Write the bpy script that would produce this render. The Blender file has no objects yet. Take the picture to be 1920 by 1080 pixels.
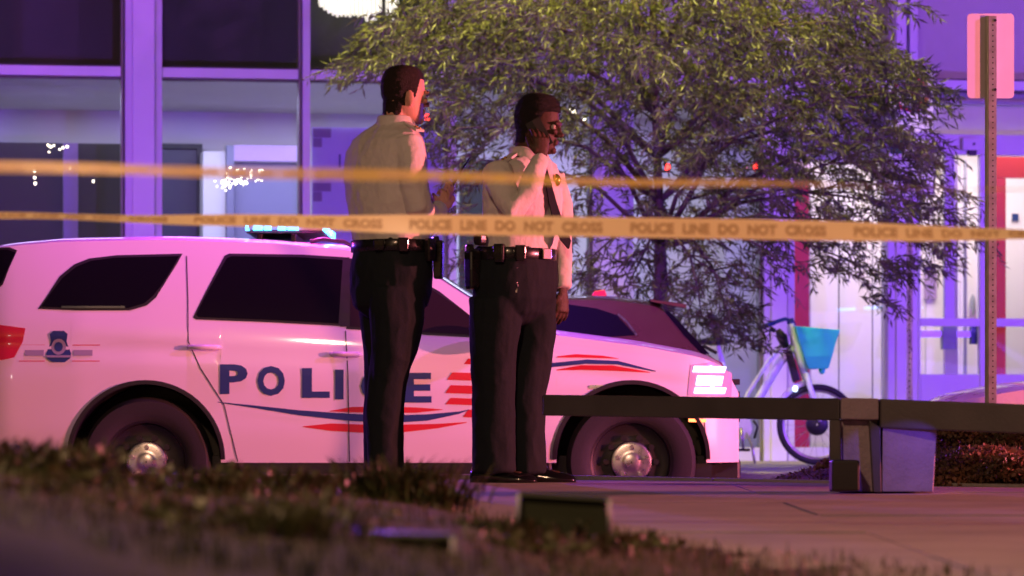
import bpy, bmesh, math, random
from math import sin, cos, pi, radians, sqrt, tan
from mathutils import Vector, Matrix, noise
R = random.Random(7)
S = bpy.context.scene
COL = S.collection

# ------------------------------------------------------------------ camera
FPX = 6800.0; HOR = 760.0; CZ = 0.34          # focal length in px of a 1920 wide frame, horizon row, camera height
cam_d = bpy.data.cameras.new('camera'); cam = bpy.data.objects.new('camera', cam_d); COL.objects.link(cam)
cam.location = (0, 0, CZ); cam.rotation_euler = (pi/2, 0, 0)
cam_d.sensor_width = 36; cam_d.lens = 36*FPX/1920; cam_d.shift_y = (HOR-540)/1920
cam_d.clip_start = 0.1; cam_d.clip_end = 500
cam_d.dof.use_dof = True; cam_d.dof.focus_distance = 17.5; cam_d.dof.aperture_fstop = 4.3; cam_d.dof.aperture_blades = 7
S.camera = cam

# ------------------------------------------------------------------ sky, moon-weak sun, exposure
w = bpy.data.worlds.new('World'); S.world = w; w.use_nodes = True
nt = w.node_tree; bg = nt.nodes['Background']
sky = nt.nodes.new('ShaderNodeTexSky'); sky.sky_type = 'NISHITA'; sky.sun_disc = False
sky.sun_elevation = radians(2); sky.sun_rotation = radians(200)
nt.links.new(sky.outputs[0], bg.inputs[0]); bg.inputs[1].default_value = 0.012
def lamp(name, typ, loc, energy, color, size=0.1, rot=None, **k):
    d = bpy.data.lights.new(name, typ); d.energy = energy; d.color = color
    if typ == 'AREA':
        d.shape = 'RECTANGLE'; d.size = size[0]; d.size_y = size[1]
    elif typ == 'SUN': d.angle = size
    else: d.shadow_soft_size = size
    for a, b in k.items(): setattr(d, a, b)
    o = bpy.data.objects.new(name, d); COL.objects.link(o); o.location = loc
    if rot: o.rotation_euler = rot
    return o
lamp('sun', 'SUN', (0, 0, 20), 0.01, (1, .9, .8), radians(.5), rot=(radians(88), 0, radians(-20)))
# strobes of patrol cars standing outside the picture: on the plaza at the right and at the far kerb right; added fill lamps follow
def aim(a, b): return (Vector(b)-Vector(a)).to_track_quat('-Z', 'Y').to_euler()
_p = (13.0, 14.5, 1.5)
lamp('strobe_red', 'SPOT', _p, 15500, (1, .20, .20), .12, rot=aim(_p, (-2, 15.6, .6)), spot_size=radians(80), spot_blend=.35)
lamp('strobe_blue', 'POINT', (11.1, 15.2, 1.45), 560, (.14, .10, 1), .12)
lamp('strobe_blue_far_kerb', 'POINT', (6.5, 26.0, 1.4), 1100, (.16, .05, 1), .1)
_p = (8.6, 17.8, 4.6)
lamp('fill_violet_high', 'SPOT', _p, 2600, (.60, .12, 1), .12, rot=aim(_p, (-1, 26.5, 1)), spot_size=radians(95), spot_blend=.4)  # unseen lamp added up high to give facade and tree their violet
_p = (-1.6, 21.0, 5.2)
lamp('fill_magenta_roof', 'SPOT', _p, 620, (.80, .08, 1), .12, rot=aim(_p, (-1.3, 22.3, .6)), spot_size=radians(62), spot_blend=.6)  # unseen spot added to tint the police car roof magenta
lamp('fill_blue_left', 'POINT', (-7.6, 24.6, 1.9), 1100, (.22, .06, 1), .2)  # added off-frame pair without a car, turns the facade violet
lamp('fill_red_left', 'POINT', (-7.0, 24.4, 2.6), 200, (1, .08, .45), .2)  # red half of the added facade pair
# the light bar of the passing police car itself
lamp('light_bar_blue', 'POINT', (-1.25, 22.9, 1.66), 1000, (.20, .06, 1), .06)
lamp('light_bar_red', 'POINT', (-1.25, 21.9, 1.66), 170, (1, .06, .55), .06)
# sodium street lamp near the camera, then an unseen spot added to light the tree
_p = (-1.8, 4.4, 5.4)
lamp('street_lamp_light', 'SPOT', _p, 1450, (1, .56, .33), .25, rot=aim(_p, (0, 10.0, .4)), spot_size=radians(140), spot_blend=.6)
_p = (-.3, 26.2, 9.6)
lamp('tree_fill', 'SPOT', _p, 8500, (1, .86, .20), .2, rot=aim(_p, (.5, 27.3, 3.5)), spot_size=radians(50), spot_blend=.5)
S.view_settings.view_transform = 'Standard'; S.view_settings.look = 'None'
S.view_settings.exposure = 0; S.view_settings.gamma = 1; S.view_settings.use_curve_mapping = False
S.cycles.use_denoising = True
try: S.cycles.denoiser = 'OPENIMAGEDENOISE'
except Exception: pass
S.cycles.max_bounces = 8; S.cycles.transparent_max_bounces = 16
S.cycles.sample_clamp_indirect = 6

# ------------------------------------------------------------------ helpers
def P(px, py, d, dx=0, dy=0, dz=0):
    """point seen at photo pixel (px, py) when it stands d metres away"""
    return Vector(((px-960)/FPX*d+dx, d+dy, CZ+(HOR-py)/FPX*d+dz))

def mat(name, col, rough=.6, metal=0, emis=None, estr=0, coat=0, nscale=0, namt=0, bump=0, bscale=40, spec=.5, trans=0):
    m = bpy.data.materials.new(name); m.use_nodes = True; t = m.node_tree; b = t.nodes['Principled BSDF']
    b.inputs['Base Color'].default_value = (*col, 1); b.inputs['Roughness'].default_value = rough
    b.inputs['Metallic'].default_value = metal; b.inputs['Coat Weight'].default_value = coat
    b.inputs['Coat Roughness'].default_value = .06; b.inputs['Specular IOR Level'].default_value = spec
    if emis: b.inputs['Emission Color'].default_value = (*emis, 1); b.inputs['Emission Strength'].default_value = estr
    tc = t.nodes.new('ShaderNodeTexCoord')
    n = t.nodes.new('ShaderNodeTexNoise'); n.inputs['Scale'].default_value = nscale or 6; n.inputs['Detail'].default_value = 6
    t.links.new(tc.outputs['Object'], n.inputs['Vector'])
    if namt:
        mx = t.nodes.new('ShaderNodeMix'); mx.data_type = 'RGBA'
        mx.inputs['A'].default_value = (*[c*(1-namt) for c in col], 1); mx.inputs['B'].default_value = (*[min(1, c*(1+namt)) for c in col], 1)
        t.links.new(n.outputs['Fac'], mx.inputs['Factor']); t.links.new(mx.outputs['Result'], b.inputs['Base Color'])
        mr = t.nodes.new('ShaderNodeMapRange'); mr.inputs['To Min'].default_value = max(0, rough-.12); mr.inputs['To Max'].default_value = min(1, rough+.12)
        t.links.new(n.outputs['Fac'], mr.inputs['Value']); t.links.new(mr.outputs['Result'], b.inputs['Roughness'])
    if bump:
        n2 = t.nodes.new('ShaderNodeTexNoise'); n2.inputs['Scale'].default_value = bscale; n2.inputs['Detail'].default_value = 5
        t.links.new(tc.outputs['Object'], n2.inputs['Vector'])
        bp = t.nodes.new('ShaderNodeBump'); bp.inputs['Strength'].default_value = bump; bp.inputs['Distance'].default_value = .02
        t.links.new(n2.outputs['Fac'], bp.inputs['Height']); t.links.new(bp.outputs['Normal'], b.inputs['Normal'])
    return m

def glass(name, tint=(1, 1, 1), refl=1.0, ior=1.5):
    m = bpy.data.materials.new(name); m.use_nodes = True; t = m.node_tree; t.nodes.clear()
    o = t.nodes.new('ShaderNodeOutputMaterial'); mx = t.nodes.new('ShaderNodeMixShader')
    tr = t.nodes.new('ShaderNodeBsdfTransparent'); tr.inputs[0].default_value = (*tint, 1)
    g = t.nodes.new('ShaderNodeBsdfGlossy'); g.inputs['Roughness'].default_value = .015; g.inputs[0].default_value = (refl, refl, refl, 1)
    f = t.nodes.new('ShaderNodeFresnel'); f.inputs[0].default_value = ior
    t.links.new(f.outputs[0], mx.inputs[0]); t.links.new(tr.outputs[0], mx.inputs[1]); t.links.new(g.outputs[0], mx.inputs[2])
    t.links.new(mx.outputs[0], o.inputs[0]); return m

class MB:
    def __init__(s): s.v = []; s.f = []; s.m = []
    def add(s, v, f, mi=0):
        b = len(s.v); s.v += [Vector(x) for x in v]; s.f += [tuple(b+i for i in q) for q in f]; s.m += [mi]*len(f); return s
    def box(s, a, b, mi=0):
        x0, y0, z0 = a; x1, y1, z1 = b
        v = [(x0,y0,z0),(x1,y0,z0),(x1,y1,z0),(x0,y1,z0),(x0,y0,z1),(x1,y0,z1),(x1,y1,z1),(x0,y1,z1)]
        return s.add(v, [(0,3,2,1),(4,5,6,7),(0,1,5,4),(1,2,6,5),(2,3,7,6),(3,0,4,7)], mi)
    def rings(s, rs, cap=True, closed=True, mi=0):
        n = len(rs[0]); v = [p for r in rs for p in r]; f = []
        for i in range(len(rs)-1):
            for j in range(n if closed else n-1):
                k = (j+1) % n; f.append((i*n+j, i*n+k, (i+1)*n+k, (i+1)*n+j))
        if cap and closed: f.append(tuple(range(n))[::-1]); f.append(tuple((len(rs)-1)*n+j for j in range(n)))
        return s.add(v, f, mi)
    def tube(s, pts, rad, n=10, mi=0, flat=1.0, up=None):
        pts = [Vector(p) for p in pts]
        if not isinstance(rad, (list, tuple)): rad = [rad]*len(pts)
        rs = []; ref = Vector(up) if up else None
        for i, p in enumerate(pts):
            d = (pts[min(i+1, len(pts)-1)]-pts[max(i-1, 0)]).normalized()
            if ref is None: ref = Vector((0,0,1)) if abs(d.z) < .9 else Vector((1,0,0))
            a = d.cross(ref)
            if a.length < 1e-5: a = d.orthogonal()
            a.normalize(); b = a.cross(d).normalized()
            if not up: ref = b
            rs.append([p+a*cos(2*pi*j/n)*rad[i]+b*sin(2*pi*j/n)*rad[i]*flat for j in range(n)])
        return s.rings(rs, mi=mi)
    def ell(s, c, r, n=12, m=8, rot=None, mi=0):
        c = Vector(c); rs = []
        for i in range(m+1):
            th = pi*i/m; th = min(max(th, .02), pi-.02); ring = []
            for j in range(n):
                q = Vector((r[0]*sin(th)*cos(2*pi*j/n), r[1]*sin(th)*sin(2*pi*j/n), -r[2]*cos(th)))
                if rot: q = rot @ q
                ring.append(c+q)
            rs.append(ring)
        return s.rings(rs, mi=mi)
    def cyl(s, c, axis, r, h, n=24, mi=0, r2=None):
        c = Vector(c); a = Vector(axis).normalized()
        return s.rings(s._cr(c, a, [(r, -h/2), (r if r2 is None else r2, h/2)], n), mi=mi)
    def _cr(s, c, a, prof, n):
        u = a.orthogonal().normalized(); v = a.cross(u); out = []
        for r, h in prof: out.append([c+a*h+u*cos(2*pi*j/n)*r+v*sin(2*pi*j/n)*r for j in range(n)])
        return out
    def lathe(s, c, axis, prof, n=32, cap=False, mi=0):
        return s.rings(s._cr(Vector(c), Vector(axis).normalized(), prof, n), cap=cap, mi=mi)
    def prism(s, poly, off, mi=0):
        n = len(poly); poly = [Vector(p) for p in poly]; off = Vector(off)
        v = poly+[p+off for p in poly]
        return s.add(v, [tuple(range(n)), tuple(range(2*n-1, n-1, -1))]+[(i, i+n, (i+1) % n+n, (i+1) % n) for i in range(n)], mi)
    def build(s, name, m, parent=None, smooth=False, world=True, bevel=0, fix=True):
        me = bpy.data.meshes.new(name)
        vs = s.v
        if parent is not None and world:
            mi = TM[parent.name].inverted(); vs = [mi @ p for p in vs]
        me.from_pydata([tuple(p) for p in vs], [], s.f)
        ms = m if isinstance(m, (list, tuple)) else [m]
        for q in ms: me.materials.append(q)
        if len(ms) > 1: me.polygons.foreach_set('material_index', s.m)
        if fix:
            bm = bmesh.new(); bm.from_mesh(me); bmesh.ops.recalc_face_normals(bm, faces=bm.faces); bm.to_mesh(me); bm.free()
        o = bpy.data.objects.new(name, me); COL.objects.link(o)
        if parent is not None: o.parent = parent; TM[o.name] = TM[parent.name]
        else: TM[o.name] = Matrix()
        if smooth: me.polygons.foreach_set('use_smooth', [True]*len(me.polygons))
        if bevel:
            b = o.modifiers.new('b', 'BEVEL'); b.width = bevel; b.segments = 2; b.limit_method = 'ANGLE'; b.angle_limit = radians(40)
        return o
TM = {}
def thing(name, label, cat, loc=(0,0,0), rz=0, group=None):
    o = bpy.data.objects.new(name, None); COL.objects.link(o); o.location = loc; o.rotation_euler = (0, 0, rz)
    o['label'] = label; o['category'] = cat
    if group: o['group'] = group
    TM[o.name] = Matrix.Translation(loc) @ Matrix.Rotation(rz, 4, 'Z'); return o
def tag(o, label, cat, group=None):
    o['label'] = label; o['category'] = cat
    if group: o['group'] = group
    return o
def struct(o): o['kind'] = 'structure'; return o
def stuff(o, label=None, cat=None):
    o['kind'] = 'stuff'
    if label: o['label'] = label
    if cat: o['category'] = cat
    return o
def smooth_angle(o, a=35):
    me = o.data; me.polygons.foreach_set('use_smooth', [True]*len(me.polygons))
    bm = bmesh.new(); bm.from_mesh(me)
    for e in bm.edges:
        if len(e.link_faces) == 2 and e.calc_face_angle(0) > radians(a): e.smooth = False
    bm.to_mesh(me); bm.free(); return o
def bake(o):
    dg = bpy.context.evaluated_depsgraph_get(); dg.update()
    me = bpy.data.meshes.new_from_object(o.evaluated_get(dg)); o.modifiers.clear(); o.data = me; return o
def remesh(o, vox, it=3, fac=.5):
    r = o.modifiers.new('r', 'REMESH'); r.mode = 'VOXEL'; r.voxel_size = vox; r.use_smooth_shade = True
    s = o.modifiers.new('s', 'SMOOTH'); s.iterations = it; s.factor = fac
    ms = list(o.data.materials); bake(o); o.data.materials.clear()
    for q in ms: o.data.materials.append(q)
    o.data.polygons.foreach_set('use_smooth', [True]*len(o.data.polygons)); return o
def lerp_tab(tab, x):
    if x <= tab[0][0]: return tab[0][1]
    for (a, b), (c, d) in zip(tab, tab[1:]):
        if x <= c: return b+(d-b)*(x-a)/(c-a)
    return tab[-1][1]
def smooth_tab(tab, x, h=.05):
    return sum(lerp_tab(tab, x+k*h) for k in (-1, -.5, 0, .5, 1))/5
_fc = {}
def text_mesh(txt, size=1.0, bold=0.0, space=1.0):
    key = (txt, size, bold, space)
    if key in _fc: return _fc[key]
    c = bpy.data.curves.new('t', 'FONT'); c.body = txt; c.size = size; c.offset = bold; c.space_character = space; c.resolution_u = 3
    o = bpy.data.objects.new('t', c); COL.objects.link(o)
    dg = bpy.context.evaluated_depsgraph_get(); dg.update(); me = bpy.data.meshes.new_from_object(o.evaluated_get(dg))
    v = [tuple(q.co) for q in me.vertices]; f = [tuple(p.vertices) for p in me.polygons]
    bpy.data.objects.remove(o); bpy.data.curves.remove(c); bpy.data.meshes.remove(me)
    _fc[key] = (v, f); return v, f
def subdivide_2d(v, f, maxlen):
    """cut a flat mesh finely so that it can follow a curved surface"""
    bm = bmesh.new(); vs = [bm.verts.new(p) for p in v]
    for q in f:
        try: bm.faces.new([vs[i] for i in q])
        except ValueError: pass
    bmesh.ops.triangulate(bm, faces=bm.faces)
    for _ in range(6):
        es = [e for e in bm.edges if e.calc_length() > maxlen]
        if not es: break
        bmesh.ops.subdivide_edges(bm, edges=es, cuts=1); bmesh.ops.triangulate(bm, faces=bm.faces)
    bm.verts.index_update(); out = ([tuple(q.co) for q in bm.verts], [tuple(x.index for x in q.verts) for q in bm.faces]); bm.free(); return out

# ------------------------------------------------------------------ materials
M = {}
M['concrete'] = mat('concrete', (.30, .27, .25), .85, namt=.25, nscale=5, bump=.5, bscale=60)
M['slab'] = mat('slab', (.30, .27, .26), .8, namt=.42, nscale=2.2, bump=.35, bscale=90)
M['asphalt'] = mat('asphalt', (.05, .05, .052), .8, namt=.3, nscale=9, bump=.6, bscale=150)
M['soil'] = mat('soil', (.045, .034, .027), .95, namt=.5, nscale=12, bump=1, bscale=30)
M['mulch'] = mat('mulch', (.09, .045, .028), .95, namt=.5, nscale=20, bump=1, bscale=50)
M['white_metal'] = mat('white_metal', (.72, .72, .74), .45, namt=.05, nscale=3)
M['white_metal2'] = mat('white_metal2', (.62, .62, .66), .42, namt=.06, nscale=5)
M['seal'] = mat('seal', (.08, .08, .06), .6)
M['khaki'] = mat('khaki', (.22, .23, .15), .5)
M['glass'] = glass('window_glass', (.93, .95, .97))
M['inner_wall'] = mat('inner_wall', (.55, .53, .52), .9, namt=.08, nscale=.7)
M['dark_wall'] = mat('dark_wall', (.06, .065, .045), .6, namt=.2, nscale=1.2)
M['blind'] = mat('blind', (.80, .76, .60), .8, namt=.05)
M['cream'] = mat('cream', (.82, .77, .76), .7, namt=.05, nscale=1)
M['redpaint'] = mat('redpaint', (.62, .04, .03), .5, namt=.08)
M['door_dark'] = mat('door_dark', (.03, .028, .045), .4, namt=.2)
M['board'] = mat('board', (.72, .66, .95), .5)  # violet of the strobes is put into the white sheet's colour
M['lilac'] = mat('lilac', (.38, .26, .45), .6)
M['paint'] = mat('paint', (.80, .79, .78), .32, coat=.6, namt=.03, nscale=1.5, bump=.03, bscale=2)
M['cream_paint'] = mat('cream_paint', (.62, .52, .42), .3, coat=.6, namt=.03)
M['maroon'] = mat('maroon', (.060, .030, .022), .3, coat=.7, namt=.1)
M['privacy'] = mat('privacy', (.006, .005, .009), .12, spec=.35)
M['cargls'] = mat('cargls', (.025, .018, .022), .1, spec=.5)
M['blackp'] = mat('blackp', (.014, .013, .015), .5, namt=.2, nscale=15)
M['rubber'] = mat('rubber', (.02, .019, .02), .75, namt=.15, nscale=30, bump=.05, bscale=60)
M['chrome'] = mat('chrome', (.75, .72, .74), .30, 1, namt=.1, nscale=30)
M['steel'] = mat('steel', (.42, .40, .38), .38, .8, namt=.2, nscale=25)
M['rim'] = mat('rim', (.03, .028, .03), .4, .5)
M['blue'] = mat('blue', (.015, .04, .17), .45)
M['red'] = mat('red', (.62, .01, .03), .45)
M['grey'] = mat('grey', (.30, .31, .34), .5)
M['led_cyan'] = mat('led_cyan', (.1, .5, .9), .3, emis=(.05, .55, 1), estr=9)
M['led_blue'] = mat('led_blue', (.05, .1, .9), .3, emis=(.02, .12, 1), estr=8)
M['headlens'] = mat('headlens', (.50, .36, .52), .15, coat=1, emis=(.75, .72, 1), estr=.08)
M['lens_smoke'] = mat('lens_smoke', (.55, .30, .45), .15, coat=1)
M['headlamp'] = mat('headlamp', (.8, .9, 1), .1, emis=(.60, .86, 1), estr=2.6)
M['amber'] = mat('amber', (.9, .3, .05), .2, emis=(1, .25, .08), estr=3.5)
M['taillens'] = mat('taillens', (.6, .02, .06), .15, coat=1)
M['skin_light'] = mat('skin_light', (.56, .30, .22), .55, namt=.1, nscale=20, bump=.15, bscale=120)
M['skin_dark'] = mat('skin_dark', (.062, .032, .022), .6, spec=.3, namt=.1, nscale=20, bump=.15, bscale=120)
M['hair_brown'] = mat('hair_brown', (.020, .012, .009), .75, namt=.4, nscale=60, bump=1, bscale=240)
M['hair_black'] = mat('hair_black', (.008, .007, .008), .8, namt=.4, nscale=60, bump=1, bscale=240)
M['eye'] = mat('eye', (.4, .36, .34), .2); M['iris'] = mat('iris', (.02, .015, .01), .1)
M['lip'] = mat('lip', (.28, .10, .08), .45)
M['shirt'] = mat('shirt', (.64, .62, .60), .85, namt=.06, nscale=9, bump=.5, bscale=14)
M['trouser'] = mat('trouser', (.009, .014, .019), .85, spec=.2, namt=.3, nscale=14, bump=.4, bscale=12)
M['leather'] = mat('leather', (.010, .009, .011), .28, namt=.2, nscale=30, coat=.3)
M['shoe'] = mat('shoe', (.008, .007, .009), .15, coat=.6)
M['gold'] = mat('gold', (.75, .42, .10), .25, 1)
M['silver'] = mat('silver', (.8, .78, .8), .2, 1)
M['plastic'] = mat('plastic', (.012, .012, .014), .35)
M['screen'] = mat('screen', (.02, .02, .03), .1)
M['tape'] = mat('tape', (.72, .46, .10), .4, namt=.07, nscale=8)
_t = M['tape'].node_tree; _b = _t.nodes['Principled BSDF']; _tl = _t.nodes.new('ShaderNodeBsdfTranslucent'); _tl.inputs[0].default_value = (.80, .62, .12, 1)
_mx = _t.nodes.new('ShaderNodeMixShader'); _mx.inputs[0].default_value = 0; _o = [n for n in _t.nodes if n.type == 'OUTPUT_MATERIAL'][0]
_t.links.new(_b.outputs[0], _mx.inputs[1]); _t.links.new(_tl.outputs[0], _mx.inputs[2]); _t.links.new(_mx.outputs[0], _o.inputs[0])
M['tape_pale'] = M['tape'].copy(); M['tape_pale'].node_tree.nodes['Principled BSDF'].inputs['Base Color'].default_value = (.98, .80, .50, 1)
for _l in list(M['tape_pale'].node_tree.links):
    if _l.to_socket.name == 'Base Color': M['tape_pale'].node_tree.links.remove(_l)
_tr = _t.nodes.new('ShaderNodeBsdfTransparent'); _m2 = _t.nodes.new('ShaderNodeMixShader'); _m2.inputs[0].default_value = .35
_t.links.new(_mx.outputs[0], _m2.inputs[1]); _t.links.new(_tr.outputs[0], _m2.inputs[2]); _t.links.new(_m2.outputs[0], _o.inputs[0])
M['tape_pale'].node_tree.nodes['Mix Shader'].inputs[0].default_value = .15
M['ink'] = mat('ink', (.56, .36, .19), .5)
M['benchmetal'] = mat('benchmetal', (.075, .068, .072), .45, .2, namt=.3, nscale=6, bump=.06, bscale=90)
M['benchstone'] = mat('benchstone', (.27, .22, .26), .8, namt=.25, nscale=14, bump=.4, bscale=70)
M['bark'] = mat('bark', (.075, .05, .042), .9, namt=.35, nscale=14, bump=1, bscale=35)
M['boxgreen'] = mat('boxgreen', (.022, .028, .015), .35, namt=.3, nscale=9)
M['bikewhite'] = mat('bikewhite', (.74, .86, .78), .35, coat=.5)
M['basket'] = mat('basket', (.05, .98, .55), .4, namt=.06, nscale=12)
M['signface'] = mat('signface', (.74, .72, .72), .5); M['signback'] = mat('signback', (.58, .56, .58), .5, 0, namt=.08, nscale=7)
M['black'] = mat('black', (.01, .01, .01), .5)
M['glint'] = mat('glint', (1, .9, .7), .5, emis=(1, .87, .60), estr=7)
M['panel_light'] = mat('panel_light', (1, 1, 1), .5, emis=(1, .90, .72), estr=2.4)
M['reflect_glow'] = mat('reflect_glow', (1, 1, 1), .5, emis=(1, .90, .66), estr=1.15)
M['redglow'] = mat('redglow', (1, .1, .05), .5, emis=(1, .035, .02), estr=7)
def leaf_mat(name, c1, c2, scale=1.3):
    m = bpy.data.materials.new(name); m.use_nodes = True; t = m.node_tree; b = t.nodes['Principled BSDF']
    tc = t.nodes.new('ShaderNodeTexCoord'); n = t.nodes.new('ShaderNodeTexNoise'); n.inputs['Scale'].default_value = scale; n.inputs['Detail'].default_value = 8
    r = t.nodes.new('ShaderNodeValToRGB'); r.color_ramp.elements[0].position = .35; r.color_ramp.elements[1].position = .68
    r.color_ramp.elements[0].color = (*c1, 1); r.color_ramp.elements[1].color = (*c2, 1)
    t.links.new(tc.outputs['Object'], n.inputs['Vector']); t.links.new(n.outputs['Fac'], r.inputs['Fac']); t.links.new(r.outputs['Color'], b.inputs['Base Color'])
    b.inputs['Roughness'].default_value = .5
    out = [x for x in t.nodes if x.type == 'OUTPUT_MATERIAL'][0]
    tl = t.nodes.new('ShaderNodeBsdfTranslucent'); t.links.new(r.outputs['Color'], tl.inputs[0])
    mx = t.nodes.new('ShaderNodeMixShader'); mx.inputs[0].default_value = .3
    t.links.new(b.outputs[0], mx.inputs[1]); t.links.new(tl.outputs[0], mx.inputs[2]); t.links.new(mx.outputs[0], out.inputs[0]); return m
M['leaf'] = leaf_mat('leaf', (.060, .070, .022), (.16, .165, .055), 1.6)
M['grass'] = leaf_mat('grass', (.030, .036, .014), (.085, .10, .035), 3)
M['shrubleaf'] = leaf_mat('shrubleaf', (.08, .06, .034), (.32, .14, .08), 4)

# ================================================================== SETTING
ROAD = -.38; WALK = -.15
g = MB(); g.add([(-200, -60, -.62), (200, -60, -.62), (200, 260, -.62), (-200, 260, -.62)], [(0, 1, 2, 3)])
struct(g.build('ground', M['soil']))
# road with camber, gutter line
g = MB(); g.add([(-60, 20.3, ROAD), (60, 20.3, ROAD), (60, 26.45, ROAD), (-60, 26.45, ROAD)], [(0, 1, 2, 3)]); g.add([(-60, 20.3, ROAD), (60, 20.3, ROAD), (60, 20.3, -.7), (-60, 20.3, -.7)], [(0, 1, 2, 3)])
road = struct(g.build('road', M['asphalt']))
g = MB(); g.box((-60, 23.62, ROAD+.004), (60, 23.72, ROAD+.008)); g.build('lane_line', M['white_metal'], road)
def kerb(y0, y1, top, name):
    k = thing(name, '', '', (0, y0, 0)); del k['label']; del k['category']; k['kind'] = 'structure'
    for i in range(-9, 10):
        m = MB(); m.box((i*1.2+.006, y0, ROAD-.2), (i*1.2+1.194, y1, top)); m.build('kerb_stone', M['concrete'], k, bevel=.012)
    return k
kerb(20.12, 20.30, ROAD+.14, 'near_kerb')
kerb(26.45, 26.63, WALK+.002, 'far_kerb')
# plaza: concrete slabs, back edge bends towards the camera on the right
plaza = bpy.data.objects.new('plaza', None); COL.objects.link(plaza); plaza['kind'] = 'structure'; TM['plaza'] = Matrix()
def back_edge(x): return 17.35-max(0, x-.05)*1.05 if x < 2.6 else 14.67-(x-2.6)*.15
g = MB(); xs = [-12+i*.5 for i in range(49)]
for a, b in zip(xs, xs[1:]):
    g.add([(a, 2, -.012), (b, 2, -.012), (b, back_edge(b)-.02, -.012), (a, back_edge(a)-.02, -.012)], [(0, 1, 2, 3)])
g.build('mortar_bed', M['soil'], plaza)
rows = [5.2, 6.7, 8.2, 9.7, 11.2, 12.7, 14.2, 15.7, 17.3]
for a, b in zip(rows, rows[1:]):
    for i in range(-3, 3):
        x0, x1 = i*3.0+.95, (i+1)*3.0+.95
        y0a = min(a, back_edge(x0)-.19); y1a = min(b, back_edge(x0)-.19); y0b = min(a, back_edge(x1)-.19); y1b = min(b, back_edge(x1)-.19)
        if y1a-y0a < .1 and y1b-y0b < .1: continue
        e = .003; dz = R.uniform(-.002, .002)
        vs = [(x0+e, y0a+e, dz), (x1-e, y0b+e, dz), (x1-e, max(y1b-e, y0b+2*e), dz), (x0+e, max(y1a-e, y0a+2*e), dz)]
        m = MB(); m.prism(vs, (0, 0, -.05)); m.build('paving_slab', M['slab'], plaza)
xs = [-9+i*.9 for i in range(21)]
for a, b in zip(xs, xs[1:]):
    m = MB(); A = back_edge(a); B_ = back_edge(b)
    m.prism([(a+.005, A-.18, .012), (b-.005, B_-.18, .012), (b-.005, B_, .012), (a+.005, A, .012)], (0, 0, -.3)); m.build('edging_stone', M['concrete'], plaza)
# planted verge between plaza and road, rising into a low mound on the right
def verge_h(x, y):
    e = back_edge(x)
    t = max(0, min(1, (y-e)/max(.5, 20.1-e)))
    base = -.02-.22*t
    hump = 0
    X = (x/max(y, 1)*FPX+960)
    rise = lerp_tab([(1330, 0), (1450, .05), (1560, .15), (1700, .20), (1900, .24), (2300, .26)], X)
    hump = rise*sin(min(1, max(0, (y-e)/1.1))*pi/2)*(1-max(0, min(1, (y-18.4)/1.5)))
    return base+hump+.02*noise.noise(Vector((x*2, y*2, 0)))
g = MB(); nx, ny = 150, 40
for j in range(ny+1):
    for i in range(nx+1):
        x = -9+18*i/nx; e = back_edge(x)-.01; y = e+(20.12-e)*j/ny; g.v.append(Vector((x, y, verge_h(x, y))))
for j in range(ny):
    for i in range(nx):
        a = j*(nx+1)+i; g.f.append((a, a+1, a+nx+2, a+nx+1)); g.m.append(0)
verge = struct(g.build('planting_bed', M['mulch'], smooth=True))
# far pavement
g = MB(); g.add([(-40, 26.63, WALK), (40, 26.63, WALK), (40, 60, WALK), (-40, 60, WALK)], [(0, 1, 2, 3)])
struct(g.build('far_pavement', M['slab']))
# grass bank in front of the camera
def bank_h(x, y):
    X = x/y*FPX+960
    edge = lerp_tab([(-300, 10.5), (300, 10.5), (600, 10.9), (900, 10.6), (1100, 9.9), (1250, 9.2), (1600, 8.0), (1950, 7.2), (2600, 6.4)], X)
    d = edge-y
    if d < 0: return -.03
    top = lerp_tab([(-300, .225), (0, .215), (300, .155), (650, .13), (850, .10), (1100, .05), (1400, .02), (2000, .01)], X)
    return -.01+top*min(1, d/2.2)**.7+.012*noise.noise(Vector((x*5, y*5, 3)))*min(1, d*2)
g = MB(); nx, ny = 120, 90
for j in range(ny+1):
    for i in range(nx+1):
        y = 2.2+9*j/ny; x = (-1.7+3.4*i/nx)*(.35+y/8); g.v.append(Vector((x, y, bank_h(x, y))))
for j in range(ny):
    for i in range(nx):
        a = j*(nx+1)+i; g.f.append((a, a+1, a+nx+2, a+nx+1)); g.m.append(0)
struct(g.build('grass_bank', M['soil'], smooth=True))
def blade(m, p, h, w, lean, az):
    d = Vector((cos(az), sin(az), 0)); s = Vector((-sin(az), cos(az), 0))*w
    q1 = p+Vector((0, 0, h*.55))+d*lean*.35; q2 = p+Vector((0, 0, h))+d*lean
    m.add([p-s, p+s, q1+s*.8, q1-s*.8, q2], [(0, 1, 2, 3), (3, 2, 4)])
g = MB()
for _ in range(6500):
    y = R.uniform(4.3, 10.9); X = R.uniform(-60, 1980); x = (X-960)/FPX*y; z = bank_h(x, y)
    if z < -.02: continue
    dens = noise.noise(Vector((x*2.5, y*1.5, 9)))
    if dens < -.28+R.uniform(-.3, .3): continue
    f_ = 1+max(0, dens)*1.2
    blade(g, Vector((x, y, z)), R.uniform(.012, .034)*f_, R.uniform(.0014, .003), R.uniform(-.02, .02), R.uniform(0, 2*pi))
stuff(g.build('bank_grass', M['grass'], fix=False), 'short rough grass and weeds over the blurred bank in the foreground', 'grass')
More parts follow.
